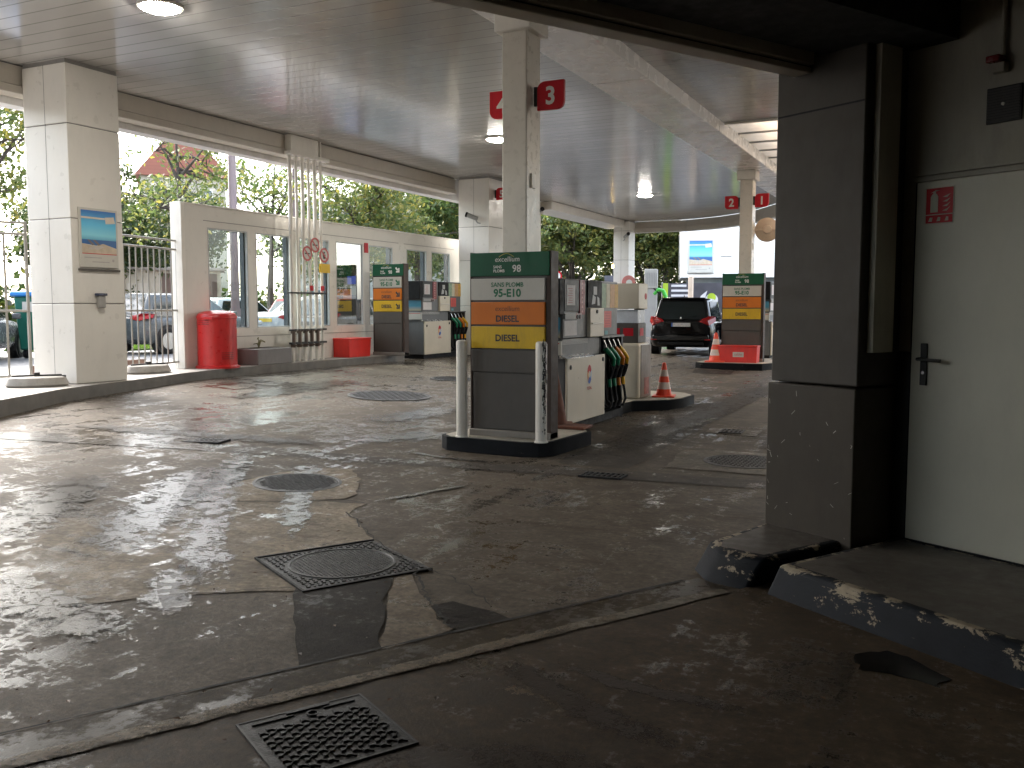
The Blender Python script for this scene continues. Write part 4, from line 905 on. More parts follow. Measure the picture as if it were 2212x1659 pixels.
# ================================================================== MANHOLES AND DRAINS
def round_cover(x, y, r, label, rz=.3, dz=.006, tread=True, ringm=True):
    z = ground_z(x, y); t2 = thing('manhole_cover', label, 'manhole cover', (x, y, z + dz), rz, 'iron covers set in the concrete')
    t2.rotation_euler = (0, .04 if x < -4.6 and x > -11 else 0, 0)
    m_ = MB(); m_.lathe([(r + .03, 0), (r + .03, .006), (r + .004, .008), (r + .002, .0)], seg=44); m_.build('frame', pmat('iron_rim', (.05, .05, .05), .45, metal=.1, var=.3), t2, smooth=True)
    m_ = MB(); m_.lathe([(r, -.002), (r, .004), (r - .01, .005), (.01, .005)], seg=44)
    s = r / 9
    if tread:
        for i in range(-10, 11):
            for j in range(-10, 11):
                cx, cy_ = i * s, j * s
                if math.hypot(cx, cy_) > r * .9 or (i == 0 and j == 0): continue
                a = (i + j) % 2; l_, w_ = (s * .38, s * .13) if a else (s * .13, s * .38)
                m_.box(cx - l_, cx + l_, cy_ - w_, cy_ + w_, .0045, .009)
    m_.build('plate', M_iron, t2)
    m_ = MB(); m_.lathe([(.022, .005), (.022, .0065), (.005, .0065)], seg=12); m_.build('key_hole', M_black, t2)
    return t2
round_cover(-4.84, 5.95, .33, 'round iron manhole cover in a pale concrete patch')
round_cover(-7.66, 11.6, .60, 'largest round iron manhole cover left of the nearest totem')
round_cover(-8.24, 14.55, .38, 'distant round iron cover behind the left white bollard')
round_cover(-1.75, 8.70, .36, 'round iron cover by the dark pillar in the right lane')
# square frame with a round lid
t = thing('manhole_cover', 'square iron frame holding a round wet manhole lid', 'manhole cover', gp(2.03, 4.78, .004), GROT, 'iron covers set in the concrete')
mb = MB(); ho = .37; rh = .29
sq = [(-ho, -ho), (ho, -ho), (ho, ho), (-ho, ho)]
mb.box(-ho, ho, -ho, ho, -.02, .006)
for i in range(-11, 12):
    for j in range(-11, 12):
        cx, cy_ = i * .033, j * .033
        if math.hypot(cx, cy_) > rh + .035 and abs(cx) < ho - .01 and abs(cy_) < ho - .01: mb.box(cx - .011, cx + .011, cy_ - .004, cy_ + .004, .0055, .011) if (i + j) % 2 else mb.box(cx - .004, cx + .004, cy_ - .011, cy_ + .011, .0055, .011)
mb.build('frame', M_iron, t)
mb = MB(); mb.lathe([(rh + .012, .004), (rh + .012, .012), (rh, .012), (rh - .004, .004)], seg=48); mb.build('rim', pmat('iron_rim', (.09, .09, .09)), t, smooth=True)
mb = MB(); mb.lathe([(rh - .004, .004), (rh - .004, .0075), (.01, .0075)], seg=48)
for i in range(-13, 14):
    for j in range(-13, 14):
        cx, cy_ = i * .0215, j * .0215
        if .03 < math.hypot(cx, cy_) < rh - .02: mb.box(cx - .008, cx + .008, cy_ - .003, cy_ + .003, .007, .011)
mb.build('lid', M_iron, t)
mb = MB(); mb.lathe([(.012, .0075), (.012, .0092), (.003, .0092)], seg=10); mb.build('key_hole', M_black, t)
mb = MB(); mb.box(-ho - .012, ho + .02, -ho - .012, -ho, -.02, .0125); mb.box(-ho - .016, -ho, -ho, ho, -.02, .0125); mb.box(ho, ho + .014, -ho, ho, -.02, .0105); mb.build('gap', M_black, t)
# foreground square hatch with wavy studs
t = thing('manhole_cover', 'square cast iron hatch with wavy raised studs in the foreground', 'manhole cover', gp(1.135, 2.84, .014), GROT, 'iron covers set in the concrete')
hh = .225
mb = MB(); mb.box(-hh, hh, -hh, hh, -.01, .004); mb.build('plate', M_iron, t)
mb = MB(); mb.box(-hh - .008, hh + .008, -hh - .008, -hh, -.01, .006); mb.box(-hh - .008, hh + .008, hh, hh + .008, -.01, .006); mb.box(-hh - .008, -hh, -hh, hh, -.01, .006); mb.box(hh, hh + .008, -hh, hh, -.01, .006); mb.build('frame', pmat('iron_edge', (.03, .03, .03), .5), t)
mb = MB()
for i in range(-6, 7):
    for j in range(-7, 8):
        cx, cy_ = i * .037 + (.0185 if j % 2 else 0), j * .0305
        if abs(cx) > hh - .022 or abs(cy_) > hh - .02 or (cx < -.14 and abs(cy_) < .19): continue
        w_, l_ = .0105, .0085
        mb.add([(cx + a, cy_ + b, z) for z, k in ((.003, 1), (.0115, .75)) for a, b in ((-w_ * k, -l_ * k), (w_ * k, -l_ * k), (w_ * k, l_ * k), (-w_ * k, l_ * k))], [(3, 2, 1, 0), (4, 5, 6, 7), (0, 1, 5, 4), (1, 2, 6, 5), (2, 3, 7, 6), (3, 0, 4, 7)])
        # bars that link studs into wavy chains
        dx = .0185 if (i + j) % 2 else -.0185
        mb.add([(cx - .004, cy_ + .006, .003), (cx + .004, cy_ + .006, .003), (cx + dx + .004, cy_ + .0245, .003), (cx + dx - .004, cy_ + .0245, .003), (cx - .002, cy_ + .007, .009), (cx + .002, cy_ + .007, .009), (cx + dx + .002, cy_ + .0235, .009), (cx + dx - .002, cy_ + .0235, .009)], [(4, 5, 6, 7), (0, 1, 5, 4), (1, 2, 6, 5), (2, 3, 7, 6), (3, 0, 4, 7)])
mb.build('studs', M_iron, t)
mb = MB(); mb.lathe([(.022, .004), (.022, .011), (.016, .011), (.015, .0035), (.002, .0035)], (-.165, .02, 0), seg=18, ms=[0, 0, 1, 1, 1]); mb.box(-.215, -.205, -.06, .10, .004, .010); mb.box(-.19, -.185, -.19, -.04, .004, .009); mb.box(-.19, -.185, .07, .19, .004, .009); mb.build('lifting_eye', [M_iron, M_black], t)
def grate(x, y, rz, w, l, label):
    z = ground_z(x, y); t2 = thing('drain_grate', label, 'drain grate', (x, y, z + .004), rz, 'iron drain grates')
    m_ = MB(); m_.box(-l, l, -w, w, -.02, .003); m_.build('well', M_black, t2)
    m_ = MB(); m_.box(-l, l, -w, -w + .02, .0, .012); m_.box(-l, l, w - .02, w, 0, .012); m_.box(-l, -l + .02, -w + .02, w - .02, 0, .012); m_.box(l - .02, l, -w + .02, w - .02, 0, .012)
    k = int(2 * l / .045)
    for i in range(1, k): xx = -l + i * 2 * l / k; m_.box(xx - .009, xx + .009, -w + .02, w - .02, 0, .011)
    m_.box(-l + .02, l - .02, -.008, .008, .001, .0105); m_.build('bars', M_iron, t2); return t2
grate(-6.87, 7.02, .27, .13, .20, 'iron drain grate in the channel left of the nearest totem')
grate(-2.71, 7.42, .03, .11, .19, 'iron drain grate in front of the nearest island, by its right')
grate(-2.32, 10.72, .05, .16, .13, 'small iron drain grate in the right lane beside the pump')

# ================================================================== GARAGE (photographer stands inside)
gar = thing('garage', 'dark garage bay with cream door wall, taupe pillar and shutter header', 'garage', (0, 0, 0), GROT)
def gbox(name, n0, n1, d0, d1, z0, z1, mat, parent=gar, bevel=0):
    m_ = MB(); m_.box(-d1, -d0, n0, n1, z0, z1); return m_.build(name, mat, parent, bevel=bevel)
# right-hand wall: cream above, black dado beside the door
gbox('wall', 4.70, 4.95, -6, 3.30, 2.15, 3.3, M_wall_in)
gbox('wall', 4.70, 4.95, 3.01, 3.30, 1.21, 2.15, M_wall_in)
gbox('wall', 4.70, 4.95, -6, 1.98, 0, 2.15, M_wall_in)
gbox('dado', 4.685, 4.95, 3.01, 3.30, .0, 1.205, pmat('dado_black', (.012, .012, .012), .5), bevel=.004)
gbox('wall', -1.15, -.9, -6.25, 3.75, 0, 3.3, M_wall_in); gbox('wall', -4, 4.95, -6.25, -6, 0, 3.3, M_wall_in)
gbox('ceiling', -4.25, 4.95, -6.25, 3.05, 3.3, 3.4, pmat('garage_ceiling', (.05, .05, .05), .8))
gbox('facade', -9, -1.16, 3.46, 3.75, 0, 4.79, M_fasc)
gbox('upper_wall', -1.16, 5.2, 3.50, 3.75, 2.93, 4.79, M_fasc)
# door
d_ = gbox('door', 4.672, 4.71, 2.0, 3.005, .16, 2.135, M_door, bevel=.003)
gbox('door_trim', 4.675, 4.70, 1.95, 3.03, 2.142, 2.158, M_wall_in); gbox('door_trim', 4.675, 4.70, 1.95, 3.03, 2.172, 2.186, M_wall_in)
m_ = MB(); m_.box(-2.945, -2.905, 4.662, 4.672, 1.03, 1.26); h_ = m_.build('handle_plate', M_dark, d_, bevel=.003)
m_ = MB(); m_.tube([(-2.935, 4.66, 1.175), (-2.935, 4.62, 1.175), (-2.92, 4.615, 1.175), (-2.82, 4.615, 1.172), (-2.80, 4.625, 1.17)], .0095, 10); m_.build('handle', M_dark, d_, smooth=True)
m_ = MB(); m_.cyl((-2.925, 4.658, 1.10), (-2.925, 4.664, 1.10), .009, seg=12); m_.build('keyhole', M_steel, d_)
gbox('door_gap', 4.669, 4.70, 1.99, 3.02, .145, .158, M_black); gbox('door_gap', 4.676, 4.70, 3.006, 3.014, .158, 2.135, M_black)
# pillar
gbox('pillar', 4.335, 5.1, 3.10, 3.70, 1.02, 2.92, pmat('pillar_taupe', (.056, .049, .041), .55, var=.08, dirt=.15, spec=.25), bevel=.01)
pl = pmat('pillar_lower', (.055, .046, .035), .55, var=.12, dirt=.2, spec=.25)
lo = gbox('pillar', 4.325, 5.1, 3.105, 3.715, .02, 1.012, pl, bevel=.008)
rs = random.Random(12); m_ = MB()
for k in range(26):
    n, d, z, a = 4.3235, rs.uniform(3.13, 3.69), rs.uniform(.18, .95) ** 1.3 + .05, rs.uniform(0, 3.1); l_, w_ = rs.uniform(.004, .02), rs.uniform(.001, .003)
    if rs.random() < .35: d = rs.choice((3.12, 3.695))
    ca, sa = math.cos(a), math.sin(a); m_.add([(-d + ca * l_ * u - sa * w_ * v, n, z + sa * l_ * u + ca * w_ * v) for u, v in ((-1, -1), (1, -.4), (.8, 1), (-.7, .6))], [(0, 1, 2, 3)])
m_.build('paint_chips', pmat('chip_white', (.45, .43, .38), .6), lo)
gbox('pillar_joint', 4.333, 4.34, 3.11, 3.69, 2.555, 2.565, M_black)
gbox('shutter_rail', 4.58, 4.70, 3.15, 3.225, .15, 2.92, M_black, bevel=.004)
gbox('rail_strip', 4.40, 4.58, 3.06, 3.098, 1.21, 2.9, M_wall_in)
# header over the opening
gbox('header', -.9, 4.33, 3.46, 3.58, 2.77, 2.803, M_fasc, bevel=.006)
gbox('header', -.9, 4.33, 3.44, 3.56, 2.813, 2.93, M_fasc, bevel=.006)
gbox('header_gap', -.9, 4.33, 3.475, 3.55, 2.80, 2.82, M_black)
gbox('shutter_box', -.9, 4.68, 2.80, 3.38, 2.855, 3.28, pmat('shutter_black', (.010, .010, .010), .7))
m_ = MB(); m_.tube([gl(2.2 + .1 * k, 3.45, 2.80 + .03 * math.sin(k * .8)) for k in range(4)] , .006, 6); m_.build('cable', M_taupe_d, gar)

# wall fittings
def onwall(name, label, cat, d, z): return thing(name, label, cat, gp(4.70, d, z), GROT)
t = onwall('extinguisher_sign', 'red fire extinguisher pictogram sign on the pale garage door', 'safety sign', 2.952, 1.905); t.location = gp(4.672, 2.952, 1.905)
F = Fr((0, 0, 0)); mb = MB(); mb.plate(F, 0, 0, .165, .195, 0, .003); mb.build('plate', pmat('lumin_cream', (.50, .49, .40), .5), t)
mb = MB(); mb.plate(F, .006, .052, .159, .19, .003, .0036); mb.plate(F, .006, .005, .159, .047, .003, .0036); mb.build('red_field', M_redsign, t)
mb = MB(); mb.pplate(F, [(.032, .062), (.075, .062), (.075, .145), (.066, .16), (.041, .16), (.032, .145)], .0036, .0042); mb.plate(F, .046, .16, .061, .172, .0036, .0042); mb.pplate(F, [(.03, .165), (.06, .180), (.085, .178), (.06, .172)], .0036, .0042)
for k in range(4): mb.pplate(F, [(.10, .068 + k * .024), (.125, .066 + k * .024), (.145, .09 + k * .022), (.128, .078 + k * .024)], .0036, .0042)
for k in range(3): mb.pplate(F, [(.022 + k * .047, .014), (.042 + k * .047, .014), (.046 + k * .045, .034), (.03 + k * .047, .036)], .0036, .0042)
mb.build('pictogram', pmat('lumin_cream', (.50, .49, .40)), t)
t = onwall('vent_grille', 'dark louvred ventilation grille high on the garage wall', 'vent grille', 2.645, 2.39)
mb = MB(); mb.plate(F, 0, 0, .18, .18, 0, .012); mb.build('frame', M_dark, t, bevel=.003)
mb = MB()
for k in range(12): mb.add([F.p(.008, .012 + k * .0135, .013), F.p(.172, .012 + k * .0135, .013), F.p(.172, .022 + k * .0135, .021), F.p(.008, .022 + k * .0135, .021)], [(0, 1, 2, 3)])
mb.build('louvres', pmat('louvre_grey', (.09, .09, .09), .5), t)
mb = MB(); mb.disc(F, .09, .09, .008, .014, .024); mb.build('screw', M_white, t)
t = onwall('alarm_box', 'small white alarm box with a red lens above the vent grille', 'alarm box', 2.615, 2.635)
mb = MB(); mb.plate(F, 0, 0, .075, .05, 0, .05); mb.build('base', M_wall_in, t, bevel=.006)
mb = MB(); mb.plate(F, -.012, .05, .06, .085, 0, .075); mb.build('lens', pmat('lens_red', (.16, .015, .015), .25), t, bevel=.008)
mb = MB(); mb.cyl(F.p(.05, .085, .02), F.p(.05, .64, .02), .011, seg=10); mb.build('conduit', M_wall_in, t, smooth=True)
t = onwall('wall_switch', 'pale square switch box on the black dado next to the door', 'switch', 3.19, 1.12)
mb = MB(); mb.plate(F, 0, .0, .085, .10, 0.015, .055); mb.build('box', M_wall_in, t, bevel=.006)
mb = MB(); mb.plate(F, .0, .11, .035, .25, .0, .045); mb.build('conduit_box', M_black, t, bevel=.004)

# raised step along the door wall
M_step = chipped('step_paint', (.014, .017, .022), (.36, .31, .23), .60, 6, edge=(.105, .15))
M_stept = pmat('step_top', (.075, .065, .053), .55, var=.3, scale=3, bump=.25, dirt=.5)
def step_block(label, nd_bot, nd_top, h):
    t2 = thing('kerb_block', label, 'kerb block', (0, 0, 0), 0, None)
    n = len(nd_bot); m_ = MB(); m_.add([gp(a, b, -.02) for a, b in nd_bot] + [gp(a, b, h) for a, b in nd_top], [(i, (i + 1) % n, n + (i + 1) % n, n + i) for i in range(n)] + [tuple(range(n))[::-1], tuple(range(n, 2 * n))])
    m_.build('block', M_step, t2, bevel=.022, seg=3)
    c = [sum(x) / n for x in zip(*nd_top)]; m_ = MB(); m_.add([gp(a + (c[0] - a) * (.05 / max(.05, abs(c[0] - a)) if abs(c[0] - a) > .05 else 1) , b + (c[1] - b) * (.05 / max(.05, abs(c[1] - b)) if abs(c[1] - b) > .05 else 1), h + .002) for a, b in nd_top], [tuple(range(n))])
    m_.build('top', M_stept, t2); return t2
step_block('long raised kerb step under the garage door with chipped blue grey paint', [(3.57, 3.07), (3.40, 1.0), (3.3, -2), (4.69, -2), (4.69, 3.07)], [(3.68, 3.06), (3.47, 1.0), (3.38, -2), (4.69, -2), (4.69, 3.06)], .15)
step_block('short chipped kerb block at the foot of the dark pillar', [(3.56, 3.18), (3.50, 3.40), (3.62, 3.62), (4.33, 3.75), (4.69, 3.75), (4.69, 3.18)], [(3.70, 3.17), (3.64, 3.42), (3.74, 3.60), (4.33, 3.72), (4.69, 3.72), (4.69, 3.17)], .15)

# leaves and grit on the wet floor
mb = MB(); rl = random.Random(4); M_dead = leaf_mat('dead_leaf', [(0, (.05, .025, .012)), (.5, (.11, .05, .02)), (1, (.03, .02, .015))])
for k in range(150):
    n, d = rl.uniform(-.3, 3.2), rl.uniform(1.6, 5.8); x, y, z = gp(n, d); s = rl.choice((.004, .006, .009, .013)); a = rl.uniform(0, 6.3)
    z = ground_z(x, y) + (.019 if d < 3.3 else .014); ca, sa = math.cos(a), math.sin(a)
    mb.add([(x + ca * s * u - sa * s * v, y + sa * s * u + ca * s * v, z + w_) for u, v, w_ in ((-1.4, 0, 0), (0, -.6, .004), (1.4, 0, .002), (.2, .7, .006))], [(0, 1, 2, 3)])
tag(mb.build('leaf_litter', M_dead, fix=False), kind='stuff')

# ================================================================== CARS
def smooth_lerp(keys, y):
    ks = sorted(keys); 
    for (a, va), (b, vb) in zip(ks, ks[1:]):
        if y <= b: t = max(0, (y - a) / (b - a)); return va + (vb - va) * (t * t * (3 - 2 * t) * .6 + t * .4)
    return ks[-1][1]
def car(name, label, paint, loc, rz, kind='hatch', rear_detail=False, plate=None, group=None, glass=None):
    """length along +y (front), origin on the ground under the middle"""
    t2 = thing(name, label, 'car', loc, rz, group)
    P = dict(hatch=(4.1, 1.76, 1.48), sedan=(4.55, 1.80, 1.44), mpv=(4.4, 1.82, 1.62))[kind]; L, W, H = P; h = L / 2
    belt = .60 * H; hood = dict(hatch=.60, sedan=.58, mpv=.60)[kind] * H
    zt = [(-h, .58 * H), (-h + .12, belt - .02), (-h * .5, belt), (h * .35, belt), (h * .55, hood), (h * .9, hood - .12), (h, .42 * H)]
    if kind == 'sedan': zt = [(-h, .60 * H), (-h + .15, .68 * H), (-h * .55, .69 * H), (-h * .3, belt), (h * .35, belt), (h * .55, hood), (h * .9, hood - .12), (h, .42 * H)]
    zb = [(-h, .36), (-h + .2, .24), (h - .25, .22), (h, .30)]
    wd = [(-h, .80), (-h + .10, .92), (-h + .45, 1.0), (h - .7, 1.0), (h - .2, .90), (h, .70)]
    half = [(0, 0), (.78, 0), (.93, .05), (.985, .22), (1.0, .45), (.99, .68), (.955, .86), (.90, .97), (.80, 1.0), (0, 1.015)]
    ringp = half + [(-a, b) for a, b in half[::-1][1:-1]]; K = len(ringp); N = 26; vs_ = []
    for i in range(N):
        y = -h + L * i / (N - 1); y = -h + L * (.5 - .5 * math.cos(math.pi * i / (N - 1))) * .5 + L * i / (N - 1) * .5 if True else y
        a, b, w_ = smooth_lerp(zb, y), smooth_lerp(zt, y), smooth_lerp(wd, y) * W / 2
        vs_ += [(px * w_, y, a + (b - a) * pz) for px, pz in ringp]
    m_ = MB(); m_.add(vs_, [(i * K + k, i * K + (k + 1) % K, (i + 1) * K + (k + 1) % K, (i + 1) * K + k) for i in range(N - 1) for k in range(K)] + [tuple(range(K))[::-1], tuple(range((N - 1) * K, N * K))])
    body = m_.build('body', paint, t2, smooth=True, angle=50)
    # greenhouse
    if kind == 'sedan': yb0, yt0, yt1, yb1 = -h * .62, -h * .30, h * .10, h * .50
    elif kind == 'mpv': yb0, yt0, yt1, yb1 = -h + .10, -h + .42, h * .18, h * .62
    else: yb0, yt0, yt1, yb1 = -h + .14, -h + .50, h * .12, h * .52
    zB = belt - .03 if kind != 'sedan' else belt - .01; wb, wt = W / 2 * .93, W / 2 * (.76 if kind == 'mpv' else .70)
    zr = H - .05; B = [(-wb * .94, yb0, zB), (wb * .94, yb0, zB), (wb, 0, zB), (wb * .92, yb1, zB), (-wb * .92, yb1, zB), (-wb, 0, zB)]
    T = [(-wt * .95, yt0, zr), (wt * .95, yt0, zr), (wt * 1.02, 0 - .1, H), (wt * .95, yt1, zr), (-wt * .95, yt1, zr), (-wt * 1.02, -.1, H)]
    T = [(x, y, zr if abs(y + .1) > .05 else zr + .01) for x, y, z in T]
    m_ = MB(); m_.add(B + T + [(0, yt0 + .05, H - .01), (0, -.1, H), (0, yt1 - .08, H - .015)],
        [(0, 1, 7, 6), (1, 2, 8, 7), (2, 3, 9, 8), (3, 4, 10, 9), (4, 5, 11, 10), (5, 0, 6, 11), (6, 7, 12), (7, 8, 13, 12), (8, 9, 14, 13), (9, 10, 14), (10, 11, 13, 14), (11, 6, 12, 13)])
    m_.build('cabin', paint, t2, bevel=.13 if kind == 'mpv' else .08, seg=5)
    gm = glass or pmat('car_glass', (.012, .02, .022), .06, var=.3, spec=.9)
    def pane(nm, q, ins, off=.012):
        A, Bq, C_, D_ = [Vector(p) for p in q]; nrm = (Bq - A).cross(D_ - A).normalized()
        def pt(u, v): return A.lerp(Bq, u).lerp(D_.lerp(C_, u), v) + nrm * off
        u0, u1, v0, v1 = ins; m2 = MB(); m2.add([pt(u0, v0), pt(u1, v0), pt(u1 - .02, v1), pt(u0 + .02, v1)] , [(0, 1, 2, 3)])
        o = m2.build(nm, gm, t2, fix=False); sol = o.modifiers.new('s', 'SOLIDIFY'); sol.thickness = .02; sol.offset = -1; return o
    pane('rear_window', (B[0], B[1], T[1], T[0]), (.07, .93, .10, .86))
    pane('windscreen', (B[3], B[4], T[4], T[3]), (.06, .94, .06, .92))
    for q in ((B[1], B[2], T[2], T[1]), (B[2], B[3], T[3], T[2])): pane('side_window', q, (.12 if q[0] == B[1] else .04, .96 if q[0] == B[1] else .80, .08, .86))
    for q in ((B[5], B[0], T[0], T[5]), (B[4], B[5], T[5], T[4])): pane('side_window', q, (.04 if q[0] == B[5] else .20, .88 if q[0] == B[5] else .96, .08, .86))
    # wheels
    for sx in (-1, 1):
        for yy in (-h * .62, h * .64):
            xo = sx * (W / 2 - .10); m_ = MB(); m_.cyl((xo - .115, yy, .315), (xo + .115, yy, .315), .315, seg=28); w_ = m_.build('wheel', M_black, t2, bevel=.03, smooth=True)
            q = MB(); q.cyl((xo + sx * .10, yy, .315), (xo + sx * .122, yy, .315), .205, seg=20); q.build('rim', M_galv, w_)
            q = MB(); q.cyl((xo - .10, yy, .33), (sx * (W / 2 + .004), yy, .33), .375, seg=28); q.build('wheel_arch', pmat('arch_black', (.008, .008, .008), .7), t2)
    # lamps, plates, mirrors
    mr = pmat('tail_lamp', (.30, .006, .008), .2, var=.2, scale=8, spec=.35); zl = .60 * H
    for sx in (-1, 1):
        x0, x1 = .40 * W, .475 * W
        pts3 = [(sx * .28 * W, -h - .005, zl - .02), (sx * .42 * W, -h + .02, zl - .09), (sx * .495 * W, -h + .30, zl - .02), (sx * .49 * W, -h + .42, zl + .07), (sx * .455 * W, -h + .08, zl + .09), (sx * .33 * W, -h - .0, zl + .035)]
        pts3 = [(px_, py_, zl + (pz_ - zl) * (1.45 if kind == 'mpv' else 1)) for px_, py_, pz_ in pts3]; cen = (sx * .40 * W, -h - .03, zl); ins_ = [(p[0] * .9, p[1] + .12, p[2]) for p in pts3]
        m_ = MB(); k = len(pts3); m_.add([(p[0], p[1] - .02, p[2]) for p in pts3] + ins_ + [cen], [(i, (i + 1) % k, k + (i + 1) % k, k + i) for i in range(k)] + [(i, (i + 1) % k, 2 * k) for i in range(k)]); m_.build('tail_light', mr, t2, smooth=True)
        m_ = MB(); m_.box(sx * .42 * W - .14, sx * .42 * W + .14, h - .26, h - .10, .44 * H, .52 * H); m_.build('headlight', pmat('lamp_clear', (.5, .52, .55), .1), t2, bevel=.03)
        m_ = MB(); m_.box(sx * (W / 2 + .01) - (.0 if sx > 0 else .17), sx * (W / 2 + .01) + (.17 if sx > 0 else 0), h * .36, h * .36 + .10, belt + .0, belt + .13); m_.build('mirror', paint, t2, bevel=.03)
    fr = Fr((0, -h - .012, 0)); m_ = MB(); m_.plate(fr, -.26, .50 * H, .26, .565 * H, -.05, .004, 0); m_.plate(fr, -.26, .50 * H, -.215, .565 * H, .004, .006, 1); pm = m_.build('number_plate', [plate or pmat('plate_white', (.55, .55, .56), .4, var=.25, scale=30), M_logo[2]], t2)
    if rear_detail:
        m_ = MB(); m_.box(-.76, .76, -h - .06, -h + .2, .40, .60); m_.build('bumper', paint, t2, bevel=.05, seg=4)
        for sx in (-1, 1):
            m_ = MB(); m_.box(sx * .72 - .08, sx * .72 + .08, -h - .062, -h, .44, .475); m_.build('reflector', mr, t2, bevel=.01)
        m_ = MB(); m_.box(-.62, .62, -h - .035, -h + .1, .30, .40); m_.build('diffuser', M_black, t2, bevel=.03)
        m_ = MB(); m_.pplate(fr, [(-.028, .645 * H), (0, .668 * H), (.028, .645 * H), (0, .622 * H)], -.02, .012); m_.build('emblem', M_steel, t2, bevel=.004)
        m_ = MB(); m_.tube([(0, yb0 + .0, zB + .05), (.22, yb0 + .06, zB + .13), (.42, yb0 + .08, zB + .16)], .012, 6); m_.build('rear_wiper', M_black, t2)
        m_ = MB(); m_.add([(0, -h + .55, H), (.02, -h + .62, H), (-.02, -h + .62, H), (0, -h + .60, H + .07)], [(0, 1, 3), (1, 2, 3), (2, 0, 3)]); m_.build('roof_fin', M_black, t2)
        m_ = MB(); m_.box(-.6, .6, yt0 - .06, yt0 + .12, H - .05, H - .015); m_.build('spoiler', paint, t2, bevel=.015)
        # front right door standing open
        m_ = MB(); hx, hy = W / 2 - .02, h * .36
        dx, dy = math.sin(R(62)), -math.cos(R(62))
        def dpt(u, z, o=0): return (hx + dx * u + dy * -o, hy + dy * u + dx * o * 0 + o * .5, z)
        out = [(0, .32), (1.02, .32), (1.08, belt), (.80, H - .14), (.42, H - .12), (.02, belt)]
        k = len(out); m_.add([dpt(u, z) for u, z in out] + [dpt(u, z, .07) for u, z in out], [tuple(range(k))[::-1], tuple(range(k, 2 * k))] + [(i, (i + 1) % k, k + (i + 1) % k, k + i) for i in range(k)]); od = m_.build('open_door', paint, t2, bevel=.012)
        wv = [(.16, belt + .04), (.98, belt + .04), (.76, H - .19), (.45, H - .17)]
        for o_, nm in ((-.008, 'door_glass'), (.079, 'door_glass')):
            m_ = MB(); m_.add([dpt(u, z, o_) for u, z in wv], [(0, 1, 2, 3)]); m_.build(nm, pmat('door_pane', (.35, .38, .36), .08, spec=.9), od)
    return t2
def paint(nm, c, rough=.25): return pmat('car_paint_' + nm, c, rough, var=.05, spec=.35)
car('parked_car', 'black minivan filling up beside the far totem with a door open', paint('black', (.004, .004, .005), .12), (-7.03, 26.75, .15), R(7), 'mpv', True)
GC = 'cars parked along the street'
car('parked_car', 'dark navy hatchback seen behind the fence by the red bin', paint('navy', (.012, .018, .045)), (-22.9, 22.9, .36), R(-4), 'hatch', group=GC)
car('parked_car', 'grey car at the far left behind the fence and dumpster', paint('graphite', (.10, .105, .11)), (-18.6, 12.0, .36), R(40), 'sedan', group=GC)
car('parked_car', 'silver sedan with a yellow number plate seen through the second window', paint('silver', (.42, .44, .46), .25), (-17.5, 22.6, .36), R(-2), 'sedan', plate=pmat('plate_yellow', (.70, .50, .06), .4), group=GC)
car('parked_car', 'red hatchback seen through the second window behind the silver sedan', paint('red', (.42, .015, .02)), (-21.4, 27.6, .36), R(-3), 'hatch', group=GC)
car('parked_car', 'dark grey hatchback seen through the first window beside the bin', paint('grey', (.08, .09, .095)), (-17.9, 17.6, .36), R(-2), 'hatch', group=GC)
car('parked_car', 'white hatchback seen through the first window behind the mast', paint('white', (.62, .63, .64), .25), (-23.4, 25.7, .36), R(-2), 'hatch', group=GC)
car('parked_car', 'beige grey hatchback seen through the window right of the pipes', paint('taupe', (.22, .20, .19), .25), (-15.9, 22.2, .36), R(-2), 'hatch', group=GC)
car('parked_car', 'light blue hatchback seen behind the beige grey one', paint('teal', (.30, .40, .44), .25), (-19.2, 28.6, .36), R(-2), 'hatch', group=GC)
car('parked_car', 'white sedan seen at the back through the windows near the totem', paint('white', (.62, .63, .64)), (-19.0, 33.6, .36), R(-2), 'sedan', group=GC)
# tall white van at the far right
t = thing('white_van', 'white roofed van partly behind the dark pillar at far right', 'van', (-5.9, 43.0, .1), R(10))
mb = MB(); mb.add([(x, y, z) for y, z0, z1, w in ((-2.6, .4, 2.7, .98), (-2.4, .3, 2.75, 1.0), (2.0, .3, 2.75, 1.0), (2.9, .4, 1.5, .95)) for x, z in ((-w, z0), (w, z0), (w * .97, z1 * .55), (w * .9, z1), (-w * .9, z1), (-w * .97, z1 * .55))],
    [(6 * i + k, 6 * i + (k + 1) % 6, 6 * i + 6 + (k + 1) % 6, 6 * i + 6 + k) for i in range(3) for k in range(6)] + [(5, 4, 3, 2, 1, 0), (18, 19, 20, 21, 22, 23)]); mb.build('body', paint('white', (.62, .63, .64)), t, bevel=.06)
mb = MB(); mb.box(-.82, .82, -2.64, -2.58, 1.45, 2.35); mb.build('rear_window', pmat('car_glass', (.012, .02, .022)), t, bevel=.03)
for sx in (-1, 1):
    mb = MB(); mb.box(sx * .9 - .06, sx * .9 + .06, -2.66, -2.56, .9, 1.5); mb.build('tail_light', pmat('tail_lamp', (.42, .008, .008)), t, bevel=.02)
    for yy in (-1.6, 1.8): mb = MB(); mb.cyl((sx * .80, yy, .33), (sx * 1.0, yy, .33), .33, seg=22); mb.build('wheel', M_black, t, bevel=.03)

